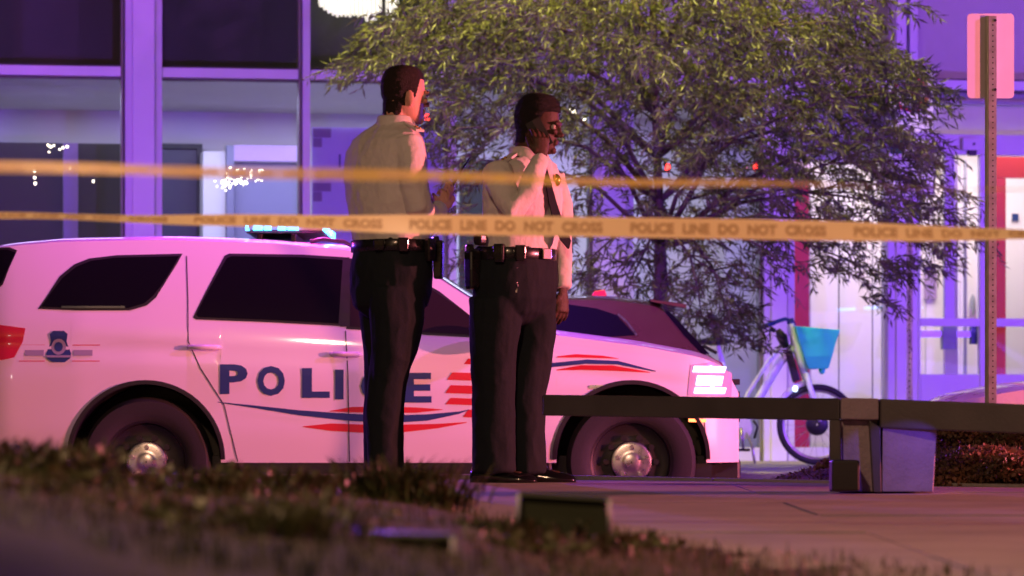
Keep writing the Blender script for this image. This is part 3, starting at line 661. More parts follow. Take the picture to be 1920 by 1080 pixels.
def make_suv(loc, label):
    t = thing('police_car', label, 'police car', loc, 0, 'police cars'); off = Vector(loc)
    suv.body(M['paint'], t, off)
    q = MB(); q.box((-1.0, -.86, .22), (3.35, .86, .42)); q.v = [v+off for v in q.v]; q.build('underbody', M['blackp'], t)
    for s in (-1, 1):                                    # lower cladding
        q = MB(); q.box((.47, min(s*.88, s*.965)+0, .26), (2.40, max(s*.88, s*.965), .392)); q.v = [v+off for v in q.v]; q.build('sill_cladding', M['blackp'], t, bevel=.015)
    for a_, b_ in (((3.30, -.66, .26), (3.535, .66, .40)), ((-1.16, -.78, .28), (-1.0, .78, .46))):
        q = MB(); q.box(a_, b_); q.v = [v+off for v in q.v]; q.build('bumper', M['blackp'], t, bevel=.02)
    for s in (-1, 1):                                    # arch lips
        for cx in (0, 2.87):
            q = MB(); rs = []
            for i in range(31):
                a = pi*(i/30); x = cx-.450*cos(a); z = .40+.450*sin(a); w_ = suv.w(x, max(z, .4))
                rs.append([Vector((cx-r_*cos(a), s*(w_+dy), .40+r_*sin(a)))+off for r_, dy in ((.470, .002), (.468, .010), (.445, .010), (.435, -.15))])
            q.rings(rs, cap=False, closed=False); smooth_angle(q.build('arch_lip', M['blackp'] , t, fix=True), 50)
            q = MB(); rs = []
            for i in range(25):
                a = pi*(i/24); rs.append([Vector((cx-.434*cos(a), s*y_, .40+.434*sin(a)))+off for y_ in (.93, .58)])
            q.rings(rs, cap=False, closed=False); q.add([Vector((cx-.5, s*.58, .2))+off, Vector((cx+.5, s*.58, .2))+off, Vector((cx+.5, s*.58, .9))+off, Vector((cx-.5, s*.58, .9))+off], [(0, 1, 2, 3)])
            q.build('wheel_liner', M['black'], t)
    for cx in (0, 2.87):
        for s in (-1, 1): wheel(suv, t, cx, s, .385, .25, off)
    # glass
    def pl(pts): return [(SX(a), SZ(b)) for a, b in pts]
    qw = pl([(74, 574), (88, 553), (112, 520), (138, 498), (165, 487), (210, 481), (331, 478), (322, 496), (302, 530), (285, 553), (268, 568), (238, 577), (150, 577)])
    rd = pl([(366, 590), (380, 560), (421, 482), (430, 478), (560, 480), (640, 485), (634, 606), (500, 599), (372, 594)])
    fd = pl([(656, 487), (715, 496), (770, 518), (820, 549), (880, 590), (925, 622), (915, 629), (800, 623), (655, 612)])
    for s in (-1, 1):
        for nme, pg, mm in (('quarter_window', qw, 'privacy'), ('rear_door_window', rd, 'privacy'), ('front_door_window', fd, 'cargls'), ('rear_side_glass', pl([(-62, 500), (-40, 466), (5, 465), (20, 471), (8, 500), (-4, 528), (-30, 556), (-62, 560)]), 'privacy')):
            suv.patch(pg, .004, s, off=off).build(nme, M[mm], t, smooth=True)
            cx_ = sum(a for a, b in pg)/len(pg); cz_ = sum(b for a, b in pg)/len(pg)
            sc = [(cx_+(a-cx_)*1.03+.008*(1 if a > cx_ else -1), cz_+(b-cz_)*1.03+.010*(1 if b > cz_ else -1)) for a, b in pg]
            suv.patch(sc, .0022, s, off=off).build('window_trim', M['blackp'], t, smooth=True)
        suv.patch(pl([(112, 573), (112, 577), (232, 577), (232, 573)]), .0075, s, off=off).build('window_strip', M['silver'], t)
        seam(suv, [(SX(645), SZ(480)), (SX(645), SZ(612))], off, t, 'pillar_cover', .05, s, M['blackp'])
        seam(suv, pl([(345, 478), (350, 560), (352, 640), (375, 690), (420, 760), (445, 866)]), off, t, side=s)
        seam(suv, pl([(647, 620), (652, 700), (655, 866)]), off, t, side=s)
        seam(suv, pl([(950, 632), (958, 700), (975, 800), (978, 866)]), off, t, side=s)
        seam(suv, pl([(1290, 748), (1322, 790), (1330, 862)]), off, t, 'bumper_seam', .006, s)
        for a, b, y in ((352, 412, 651), (620, 676, 664)):
            q = MB(); x0, x1 = SX(a), SX(b); z_ = SZ(y); w_ = suv.w((x0+x1)/2, z_)
            q.tube([Vector((x0, s*(w_+.0), z_))+off, Vector((x0+.02, s*(w_+.035), z_))+off, Vector((x1-.02, s*(w_+.035), z_))+off, Vector((x1, s*(w_), z_))+off], [.012, .015, .015, .012], 8)
            q.build('door_handle', M['paint'], t, smooth=True)
        # mirror
        q = MB(); q.ell(Vector((SX(938), s*1.12, SZ(632)))+off, (.08, .11, .085), 16, 10); q.tube([Vector((SX(950), s*.9, SZ(640)))+off, Vector((SX(940), s*1.06, SZ(636)))+off], .025, 8)
        q.build('mirror', M['paint'], t, smooth=True)
        # roof rail
        q = MB(); q.tube([Vector((SX(a), s*(suv.w(SX(a), suv.edge(SX(a)))-.16), suv.top(SX(a))+h_))+off for a, h_ in ((575, -.01), (600, .012), (640, .006), (668, -.03))], .012, 8)
        q.build('roof_rail', M['blackp'], t, smooth=True)
        # lamps
        tl = pl([(-60, 604), (0, 609), (45, 615), (40, 640), (24, 670), (0, 675), (-60, 672)])
        suv.patch(tl, .006, s, off=off, fine=.04).build('tail_lamp', M['taillens'], t, smooth=True)
        for k, (y0, y1, x0, x1) in enumerate(((686, 697, 1300, 1366), (704, 722, 1306, 1360), (726, 737, 1302, 1366))):
            suv.patch(pl([(x0, y1), (x0+3, y0), (x1, y0+1), (x1-4, y1+1)]), .009, s, off=off, fine=.03).build('headlamp_segment', M['headlamp'], t, smooth=True)
        suv.patch(pl([(1290, 742), (1296, 684), (1340, 678), (1378, 700), (1376, 744)]), .004, s, off=off, fine=.03).build('headlamp', M['headlens'], t, smooth=True)
        suv.patch(pl([(1292, 785), (1292, 791), (1326, 792), (1326, 786)]), .008, s, off=off, fine=.03).build('side_marker', M['amber'], t, smooth=True)
        # fender badge
        suv.patch(pl([(1105, 722), (1105, 729), (1138, 729), (1138, 722)]), .005, s, off=off, fine=.03).build('fender_badge', M['chrome'], t)
        # livery: word, bars, sweeps
        xs_ = [(412, 'P'), (482, 'O'), (566, 'L'), (628, 'I'), (676, 'C'), (757, 'E')]
        for i, (px, chh) in enumerate(xs_):
            v, f_ = text_mesh(chh, .27, .010, 1)
            vx0 = min(a[0] for a in v); vx1 = max(a[0] for a in v); vz0 = min(a[1] for a in v); vz1 = max(a[1] for a in v)
            pw = {'I': 16}.get(chh, 52)/318.; base = SZ(739+ (px-412)*.046); hh = 56/318.
            if s < 0: vv = [(SX(px)+(a[0]-vx0)/(vx1-vx0)*pw, base+(a[1]-vz0)/(vz1-vz0)*hh, 0) for a in v]
            else: 
                x_end = SX(412)+SX(809)-SX(px); vv = [(x_end-(a[0]-vx0)/(vx1-vx0)*pw, base+(a[1]-vz0)/(vz1-vz0)*hh, 0) for a in v]
            suv.patch(None, .0045, s, off=off, tri=(vv, f_), fine=.05).build('letter', M['blue'], t)
        for (y0, y1, x0) in ((672, 684, 868), (698, 712, 838), (722, 737, 835), (746, 758, 835), (768, 782, 868)):
            suv.patch(pl([(x0, y1), (x0+10, y0), (940, y0+3), (940, y1+3)]), .003, s, off=off).build('red_bar', M['red'], t)
        def sweep(pts, wd, mm, nm, lift):
            up = [(a, b-wd*k) for a, b, k in pts]; dn = [(a, b+wd*k) for a, b, k in reversed(pts)]
            suv.patch(pl(up+dn), lift, s, off=off, fine=.04).build(nm, M[mm], t)
        sweep([(408, 754, .1), (480, 763, .4), (560, 774, .8), (650, 782, 1.1), (730, 786, 1.2), (800, 783, 1), (860, 774, .4), (880, 768, .05)], 6, 'blue', 'blue_sweep', .004)
        sweep([(618, 771, .1), (660, 768, 1), (720, 768, 1.2), (780, 769, 1), (830, 768, .1)], 5, 'red', 'red_sweep', .003)
        sweep([(568, 800, .1), (620, 801, 1), (690, 804, 1.1), (760, 803, 1), (820, 799, .6), (875, 792, .1)], 7, 'red', 'red_sweep', .003)
        sweep([(1000, 686, .6), (1040, 684, .8), (1100, 678, .8), (1160, 680, .7), (1230, 696, .2)], 5, 'blue', 'blue_sweep', .004)
        sweep([(1045, 669, .3), (1080, 667, .8), (1130, 669, .6), (1160, 672, .1)], 4, 'red', 'red_sweep', .003)
        sweep([(1040, 694, .1), (1090, 689, .9), (1150, 690, 1), (1220, 698, .1)], 5, 'red', 'red_sweep', .003)
        # crest
        def dec(pts, mm, lift, nm): suv.patch(pl(pts), lift, s, off=off, fine=.04).build(nm, M[mm], t)
        ring = lambda cx, cy, rx, ry, n=20: [(cx+rx*cos(2*pi*k/n), cy+ry*sin(2*pi*k/n)) for k in range(n)]
        dec([(91, 626), (98, 620), (118, 620), (125, 626), (123, 640), (127, 652), (132, 662), (130, 672), (120, 679), (96, 679), (86, 672), (84, 662), (89, 652), (93, 640)], 'blue', .003, 'crest')
        dec(ring(108, 650, 14, 15), 'grey', .0045, 'crest_seal'); dec(ring(108, 650, 8, 9), 'blue', .006, 'crest_seal')
        dec([(84, 666), (84, 670), (132, 670), (132, 666)], 'grey', .005, 'crest_band')
        for a, b in ((44, 80), (136, 172)): dec([(a, 656), (a, 667), (b, 667), (b, 656)], 'grey', .003, 'crest_banner')
        for y in (646, 676):
            for a, b in ((33, 82), (134, 186)): dec([(a, y), (a, y+1.6), (b, y+1.6), (b, y)], 'red', .003, 'pinstripe')
    # windscreen and rear glass plates over the top surface
    def top_glass(x0, x1, f0, f1, nm, mm):
        q = MB(); rs = []
        for i in range(15):
            x = x0+(x1-x0)*i/14; e, t_ = suv.edge(x), suv.top(x); we = suv.w(x, e); r = []
            for j in range(17):
                l = -.93+1.86*j/16; r.append(Vector((x+.004, l*we, e+(t_-e)*(1-abs(l)**3.2)+.006))+off)
            rs.append(r)
        q.rings(rs, cap=False, closed=False); q.build(nm, M[mm], t, smooth=True)
    top_glass(SX(815), SX(980), 0, 0, 'windscreen', 'cargls'); top_glass(-1.06, -.93, 0, 0, 'rear_glass', 'privacy')
    # grille
    q = MB()
    for k in range(4): q = MB(); q.box((3.505, -.42, .62+k*.075), (3.545, .42, .655+k*.075)); q.v = [v+off for v in q.v]; q.build('grille_bar', M['blackp'], t)
    # light bar
    lb = MB(); zt = suv.top(SX(545)); lb.box((SX(452), -.60, zt+.035), (SX(600), .60, zt+.05)); lb.box((SX(470), -.5, zt-.01), (SX(480), .5, zt+.04)); lb.box((SX(535), -.5, zt-.01), (SX(545), .5, zt+.04))
    for v in lb.v: v += off
    lbo = lb.build('light_bar', M['blackp'], t, bevel=.006)
    for side_y in (-.598, .598):
        for a, b in ((466, 483), (487, 500), (513, 528), (532, 552)):
            q = MB(); s_ = 1 if side_y > 0 else -1
            q.box((SX(a), min(side_y, side_y+s_*.02), zt+.052), (SX(b), max(side_y, side_y+s_*.02), zt+.088))
            for v in q.v: v += off
            q.build('led_module', M['led_cyan'], lbo)
    q = MB(); q.box((SX(456), -.59, zt+.051), (SX(598), .59, zt+.093))
    for v in q.v: v += off
    q.build('lens_cover', M['lens_smoke'], lbo, bevel=.01)
    for k in range(10):
        if k in (4, 5): continue
        q = MB(); y0 = -.56+k*.115; q.box((SX(598)+.002, y0, zt+.055), (SX(598)+.02, y0+.085, zt+.088))
        q.box((SX(456)-.02, y0, zt+.055), (SX(456)-.002, y0+.085, zt+.088))
        for v in q.v: v += off
        q.build('led_module', M['led_cyan'], lbo)
    return t
suv1 = make_suv((SX(272)+(272-960)/318., 21.4+1.0, ROAD), 'white police SUV with POLICE lettering passing behind the two officers')
def copy_tree(o, parent=None):
    c = o.copy(); COL.objects.link(c); c.parent = parent
    for ch_ in list(o.children): copy_tree(ch_, c)
    return c
suv2 = copy_tree(suv1); suv2.location = (6.0, 24.75, ROAD); suv2['label'] = 'second white police SUV standing at the far kerb beyond the right picture edge'

# dark parked hatchback behind the police car (tail to the right)
def DXp(px): return (px-960)/283.; 
def DZp(py): return (760-py)/283.+CZ-ROAD
hx = 1.0
T2 = [(-3.05, .60), (-3.0, .85), (-2.3, .98), (-2.05, 1.03), (-1.45, 1.38), (-.9, 1.47)]+[(DXp(a), DZp(b)) for a, b in ((1065, 548), (1140, 548), (1210, 557), (1240, 562), (1256, 577), (1296, 622), (1330, 658), (1350, 670), (1372, 690), (1378, 740))]
hatch = Car(T=T2, Bl=[(-3.1, .80), (-2.1, .96), (-1, 1.0), (DXp(1330), 1.03), (1.6, 1.03)], hw=.91, sill=.33, arches=[(-2.25, .36, .38), (.55, .36, .38)],
            plan=[(-3.06, .70), (-2.9, .86), (-2.5, .96), (-2, .99), (.7, .99), (1.1, .95), (1.3, .90), (1.46, .80), (1.5, .75)], tumble=.42, xr=-3.04, xf=1.475)
ht = thing('parked_hatchback', 'dark maroon hatchback with a roof spoiler parked behind the bonnet of the police car', 'car', (0, 24.0+.91, ROAD)); ho = Vector((0, 24.91, ROAD))
hatch.body(M['maroon'], ht, ho)
for s in (-1, 1):
    dp2 = lambda l: [(DXp(a), DZp(b)) for a, b in l]
    hatch.patch(dp2([(700, 640), (780, 585), (880, 568), (1000, 566), (1065, 569), (1120, 577), (1158, 590), (1192, 628), (1000, 642), (860, 645)]), .004, s, off=ho).build('side_window', M['privacy'], ht, smooth=True)
    hatch.patch(dp2([(1246, 580), (1258, 583), (1298, 627), (1332, 663), (1318, 664), (1284, 628)]), .005, s, off=ho, fine=.04).build('pillar_glass', M['privacy'], ht, smooth=True)
    seam(hatch, dp2([(1160, 588), (1176, 602), (1195, 628)]), ho, ht, 'window_trim', .014, s, M['chrome'])
    hatch.patch(dp2([(1335, 690), (1330, 668), (1356, 680), (1366, 700), (1364, 712)]), .008, s, off=ho, fine=.04).build('tail_lamp', M['taillens'], ht, smooth=True)
    for cx in (-2.25, .55): wheel(hatch, ht, cx, s, .34, .22, ho, steel=False, spokes=7)
q = MB(); 
for s in (1,):
    a = DXp(1222); b = DXp(1284); z0 = DZp(568); q.add([Vector(p)+ho for p in ((a, -.70, hatch.top(a)+.0), (a, .70, hatch.top(a)+.004), (b+.02, .64, z0+.0), (b+.02, -.64, z0+.0), (a, -.70, hatch.top(a)-.02), (a, .70, hatch.top(a)-.02), (b+.02, .64, z0-.03), (b+.02, -.64, z0-.03))], [(0, 1, 2, 3), (7, 6, 5, 4), (0, 3, 7, 4), (1, 5, 6, 2), (3, 2, 6, 7)])
q.build('roof_spoiler', M['maroon'], ht, bevel=.006)
q = MB(); rs = []
for i in range(9):
    x = DXp(1262)+(DXp(1332)-DXp(1262))*i/8; e, t_ = hatch.edge(x), hatch.top(x); we = hatch.w(x, e); rs.append([Vector((x+.006, l*.1*we*.93, e+(t_-e)*(1-abs(l*.1)**3)+.006))+ho for l in range(-10, 11)])
q.rings(rs, cap=False, closed=False); q.build('rear_glass', M['privacy'], ht, smooth=True)
q = MB(); a = DXp(1112); q.prism([Vector((a, -.02, hatch.top(a)-.01))+ho, Vector((a+.03, -.02, hatch.top(a)+.035))+ho, Vector((a+.10, -.02, hatch.top(a)+.045))+ho, Vector((a+.12, -.02, hatch.top(a)-.01))+ho], (0, .04, 0)); q.build('roof_aerial', M['red'], ht, bevel=.008)
q = MB(); q.box((-2.95, -.78, .2), (1.4, .78, .4)); q.v = [v+ho for v in q.v]; q.build('underbody', M['blackp'], ht)
q = MB(); q.tube([P(1318, 648, 24.9), P(1344, 662, 24.9)], .012, 8); q.build('wiper', M['blackp'], ht)

# cream sedan, only its bonnet in the picture
CX0 = (1757-960)/318.; 
sed = Car(T=[(0, .52), (.01, .66), (.05, .742), (.2, .80), (.5, .853), (.95, .90), (1.2, .93), (1.9, 1.36), (2.4, 1.42), (3.1, 1.38), (3.8, 1.02), (4.4, .98), (4.48, .7)],
          Bl=[(0, .55), (.3, .74), (1.2, .88), (3.8, .95), (4.5, .93)], hw=.90, sill=.27, arches=[(.85, .33, .37), (3.6, .33, .37)],
          plan=[(0, .55), (.1, .76), (.3, .90), (.6, .97), (1, .99), (3.8, .99), (4.3, .9), (4.48, .75)], tumble=.42, xr=.01, xf=4.46)
so = Vector((CX0, 21.4+.9, ROAD)); st = thing('cream_sedan', 'cream sedan whose sloping bonnet shows low at the right edge behind the sign post', 'car', so)
sed.body(M['cream_paint'], st, so)
for s in (-1, 1):
    sed.patch([(1.25, .93), (1.75, 1.22), (2.2, 1.33), (3.0, 1.31), (3.55, 1.02), (3.4, .98)], .004, s, off=so).build('side_window', M['privacy'], st, smooth=True)
    sed.patch([(.05, .60), (.10, .68), (.34, .74), (.42, .70), (.3, .63)], .005, s, off=so, fine=.04).build('headlamp', M['lens_smoke'], st, smooth=True)
    seam(sed, [(1.35, .87), (1.37, .5), (1.33, .29)], so, st, side=s); seam(sed, [(2.45, .92), (2.45, .29)], so, st, side=s)
    for cx in (.85, 3.6): wheel(sed, st, cx, s, .32, .21, so, steel=False, spokes=9)
q = MB(); q.box((.15, -.75, .16), (4.3, .75, .33)); q.v = [v+so for v in q.v]; q.build('underbody', M['blackp'], st)
q = MB(); q.tube([P(1890, 752, 22.0), P(1905, 746, 22.0), P(1935, 744, 22.0)], [.012, .03, .035], 8); q.build('mirror', M['blackp'], st, smooth=True)

# ================================================================== PEOPLE
def oring(c, a, b, hd, n=28, e=2.3, off=0):
    """horizontal oval ring: half width a (shoulder line), half depth b, facing hd"""
    f = Vector((cos(hd), sin(hd), 0)); s = Vector((sin(hd), -cos(hd), 0)); out = []
    for j in range(n):
        t = 2*pi*j/n; cc, ss = cos(t), sin(t); x = abs(cc)**(2/e)*(1 if cc > 0 else -1); y = abs(ss)**(2/e)*(1 if ss > 0 else -1)
        out.append(c+f*(x*b+off)+s*(y*a))
    return out
HEADP = [(.128, -.015, .02, .012), (.124, -.045, .045, .038), (.113, -.068, .066, .055), (.095, -.086, .080, .067), (.07, -.097, .089, .074), (.04, -.100, .093, .077), (.015, -.098, .093, .077), (-.005, -.094, .090, .076), (-.03, -.086, .089, .073), (-.055, -.074, .090, .068), (-.075, -.058, .088, .063), (-.095, -.035, .085, .055), (-.110, -.01, .081, .043), (-.118, .02, .070, .028)]
def head(q, c, hd, pitch=0, k=1.0):
    Rm = Matrix.Rotation(hd, 3, 'Z') @ Matrix.Rotation(pitch, 3, 'Y')
    T_ = lambda x, y, z: c+Rm @ (Vector((x, y, z))*k)
    rs = []
    for z, xb, xf, w_ in HEADP:
        cx = (xb+xf)/2; hx_ = (xf-xb)/2; ring = []
        for j in range(28):
            t = 2*pi*j/28; x = cx+hx_*cos(t); y = w_*sin(t)*(1-.18*max(0, cos(t))**2)
            ring.append(T_(x, y, z))
        rs.append(ring)
    q.rings(rs)
    def e(x, y, z, r, rot=None): q.ell(T_(x, y, z), tuple(v*k for v in r), 10, 8, rot=Rm if rot is None else Rm @ rot)
    e(.094, 0, .018, (.012, .050, .012))                        # brow
    e(.098, 0, -.012, (.014, .009, .022)); e(.110, 0, -.030, (.014, .011, .012)); e(.100, .010, -.034, (.010, .008, .008)); e(.100, -.010, -.034, (.010, .008, .008))
    e(.088, .030, -.018, (.010, .020, .012)); e(.088, -.030, -.018, (.010, .020, .012))   # cheekbones
    e(.093, 0, -.058, (.010, .022, .007)); e(.091, 0, -.070, (.010, .020, .007))          # lips
    e(.082, 0, -.100, (.014, .022, .016))                       # chin
    for s in (-1, 1):
        e(-.006, s*.080, -.012, (.018, .010, .031), Matrix.Rotation(s*.35, 3, 'Z') @ Matrix.Rotation(-.15, 3, 'Y')); e(-.004, s*.077, -.038, (.010, .008, .011))
    return T_, Rm
def hair(c, hd, pitch, k, thick, mname, parent, fade=-.05, front=.072, name='hair', topup=0):
    Rm = Matrix.Rotation(hd, 3, 'Z') @ Matrix.Rotation(pitch, 3, 'Y'); q = MB(); n = 120
    tab_b = [(-z, xb) for z, xb, xf, w_ in HEADP]; tab_f = [(-z, xf) for z, xb, xf, w_ in HEADP]; tab_w = [(-z, w_) for z, xb, xf, w_ in HEADP]
    zs = [.129-.0022*i for i in range(104)]; rs = []; info = []
    for z in zs:
        b, f_, w_ = lerp_tab(tab_b, -z), lerp_tab(tab_f, -z), lerp_tab(tab_w, -z); r = []; ii = []
        tk = thick*min(1, max(.15, (z-fade)/.05))
        if z > .128: b, f_, w_ = -.01, .012, .006
        if z < -.03: b = min(b, -.0895); w_ = max(w_, .062)
        for j in range(n):
            t = 2*pi*j/n; x = (b+f_)/2+((f_-b)/2+tk)*cos(t); y = (w_+tk)*sin(t)*(1-.18*max(0, cos(t))**2)
            jit = noise.noise(Vector((x*60, y*60, z*60)))*.0022
            r.append(c+Rm @ (Vector((x+jit, y+jit, z+thick*.9*(z > .09)+thick*.6*(.05 < z <= .09)+topup*max(0, z-.05)/.08))*k)); ii.append((x, y, z))
        rs.append(r); info.append(ii)
    v = [p for r in rs for p in r]; fs = [tuple(range(n))]
    for i in range(len(zs)-1):
        for j in range(n):
            k2 = (j+1) % n; x, y, z = info[i][j]
            lim = lerp_tab([(-.11, -.062), (-.09, -.050), (-.06, -.030), (-.035, -.012), (-.01, .016), (.03, .030), (.05, .036), (front-.004, .045), (front, .12), (.2, .2)], z)
            if -.045 < z < .012 and abs(y) > .05 and x > -.026: 
                if not (z > -.03 and .010 < x < .024): continue
            if x < lim and z > fade-(.055 if x < -.04 else 0): fs.append((i*n+j, i*n+k2, (i+1)*n+k2, (i+1)*n+j))
    q.add(v, fs); o = q.build(name, M[mname], parent, smooth=True)
    sm = o.modifiers.new('s', 'SOLIDIFY'); sm.thickness = .012*k; sm.offset = -1
    g = MB(); ln = .0045+thick*.9
    for _ in range(5200):
        fc = R.choice(fs[1:]); p = v[fc[0]].lerp(v[fc[2]], R.random()); nn = (v[fc[1]]-v[fc[0]]).cross(v[fc[3]]-v[fc[0]])
        if nn.length < 1e-9: continue
        nn.normalize(); 
        if nn.dot(p-c) < 0: nn = -nn
        d = (nn*.75+Vector((R.gauss(0, .35), R.gauss(0, .35), R.gauss(-.25, .35)))).normalized(); sd = d.orthogonal().normalized()*.0007; l2 = ln*R.uniform(.4, 1.1)
        g.add([p-nn*.002-sd, p-nn*.002+sd, p+d*l2], [(0, 1, 2)])
    g.build('hair_strands', M[mname], o, fix=False)['kind'] = 'stuff'
    return o
def eyes(T_, k, parent):
    for s in (-1, 1):
        q = MB(); q.ell(T_(.080, s*.031, .002), (.0125*k,)*3, 12, 8); e = q.build('eye', M['eye'], parent, smooth=True)
        q = MB(); q.ell(T_(.0885, s*.031, .002), (.0055*k,)*3, 10, 6); q.build('iris', M['iris'], e, smooth=True)
        q = MB(); q.tube([T_(.095, s*.014, .020), T_(.097, s*.030, .025), T_(.088, s*.050, .020)], [.002, .0035, .002], 6); q.build('eyebrow', M['hair_black'], parent, smooth=True)
def hand(q, wrist, d, palm_n, side, curls, thumb=.6, k=1.0, spread=.08):
    """d: direction of the fingers, palm_n: direction the palm faces, side: +1 when thumb is on d x palm_n"""
    d = Vector(d).normalized(); nrm = Vector(palm_n); nrm = (nrm-d*nrm.dot(d)).normalized(); u = d.cross(nrm)*side
    w0 = Vector(wrist)
    q.tube([w0-d*.03*k, w0+d*.01*k, w0+d*.045*k, w0+d*.085*k], [.024*k, .028*k, .037*k, .036*k], 12, flat=.42, up=nrm)
    L_ = (.072, .080, .075, .060)
    for i in range(4):
        off_ = (.029-.0195*i)*k; base = w0+d*(.078-.004*abs(i-1.3))*k+u*off_; ang = 0; p = base; pts = [w0+d*.05*k+u*off_*.8, p]; seg = L_[i]*k
        dd = (d+u*spread*(1.2-i)).normalized(); cl = curls[i] if isinstance(curls, (list, tuple)) else curls
        for j, fr in enumerate((.45, .32, .23)):
            ang += cl*(1, 1.1, .7)[j]; v = dd*cos(ang)+nrm*sin(ang); p = p+v*seg*fr; pts.append(p)
        q.tube(pts, [.010*k, .0098*k, .0092*k, .0086*k, .0070*k], 8)
    b = w0+d*.02*k+u*.022*k; v = (d*.75+u*.6+nrm*thumb).normalized(); p1 = b+v*.040*k; v2 = (d*.9+u*.15+nrm*(thumb+.2)).normalized(); p2 = p1+v2*.032*k; p3 = p2+v2*.022*k
    q.tube([b, p1, p2, p3], [.015*k, .0125*k, .011*k, .008*k], 8)
def wrinkle(o, amp, sc, seed, stretch=(1, 1, 1), only=None):
    me = o.data; nr = [v.normal.copy() for v in me.vertices]
    for v, n_ in zip(me.vertices, nr):
        p = Vector((v.co.x*stretch[0], v.co.y*stretch[1], v.co.z*stretch[2]))*sc
        a = noise.noise(p+Vector((seed, 0, 0)))+.5*noise.noise(p*2.1+Vector((0, seed, 0))); r_ = 1-abs(a)*2
        v.co += n_*amp*r_
def shoe(q, heel, hd, k=1.0):
    f = Vector((cos(hd), sin(hd), 0)); rs = []
    for t, w_, h_ in ((-.075, .020, .05), (-.06, .034, .085), (-.01, .038, .09), (.04, .040, .075), (.09, .046, .058), (.14, .048, .046), (.18, .042, .040), (.21, .026, .030), (.222, .008, .015)):
        c = heel+f*t*k; s = Vector((-sin(hd), cos(hd), 0)); r = []
        for j in range(14):
            a = 2*pi*j/14; yy = cos(a)*w_; zz = sin(a); zz = (zz*h_ if zz > 0 else max(zz*.6, -.0)*0)+.002
            r.append(c+s*yy*k+Vector((0, 0, zz*k)))
        rs.append(r)
    q.rings(rs)

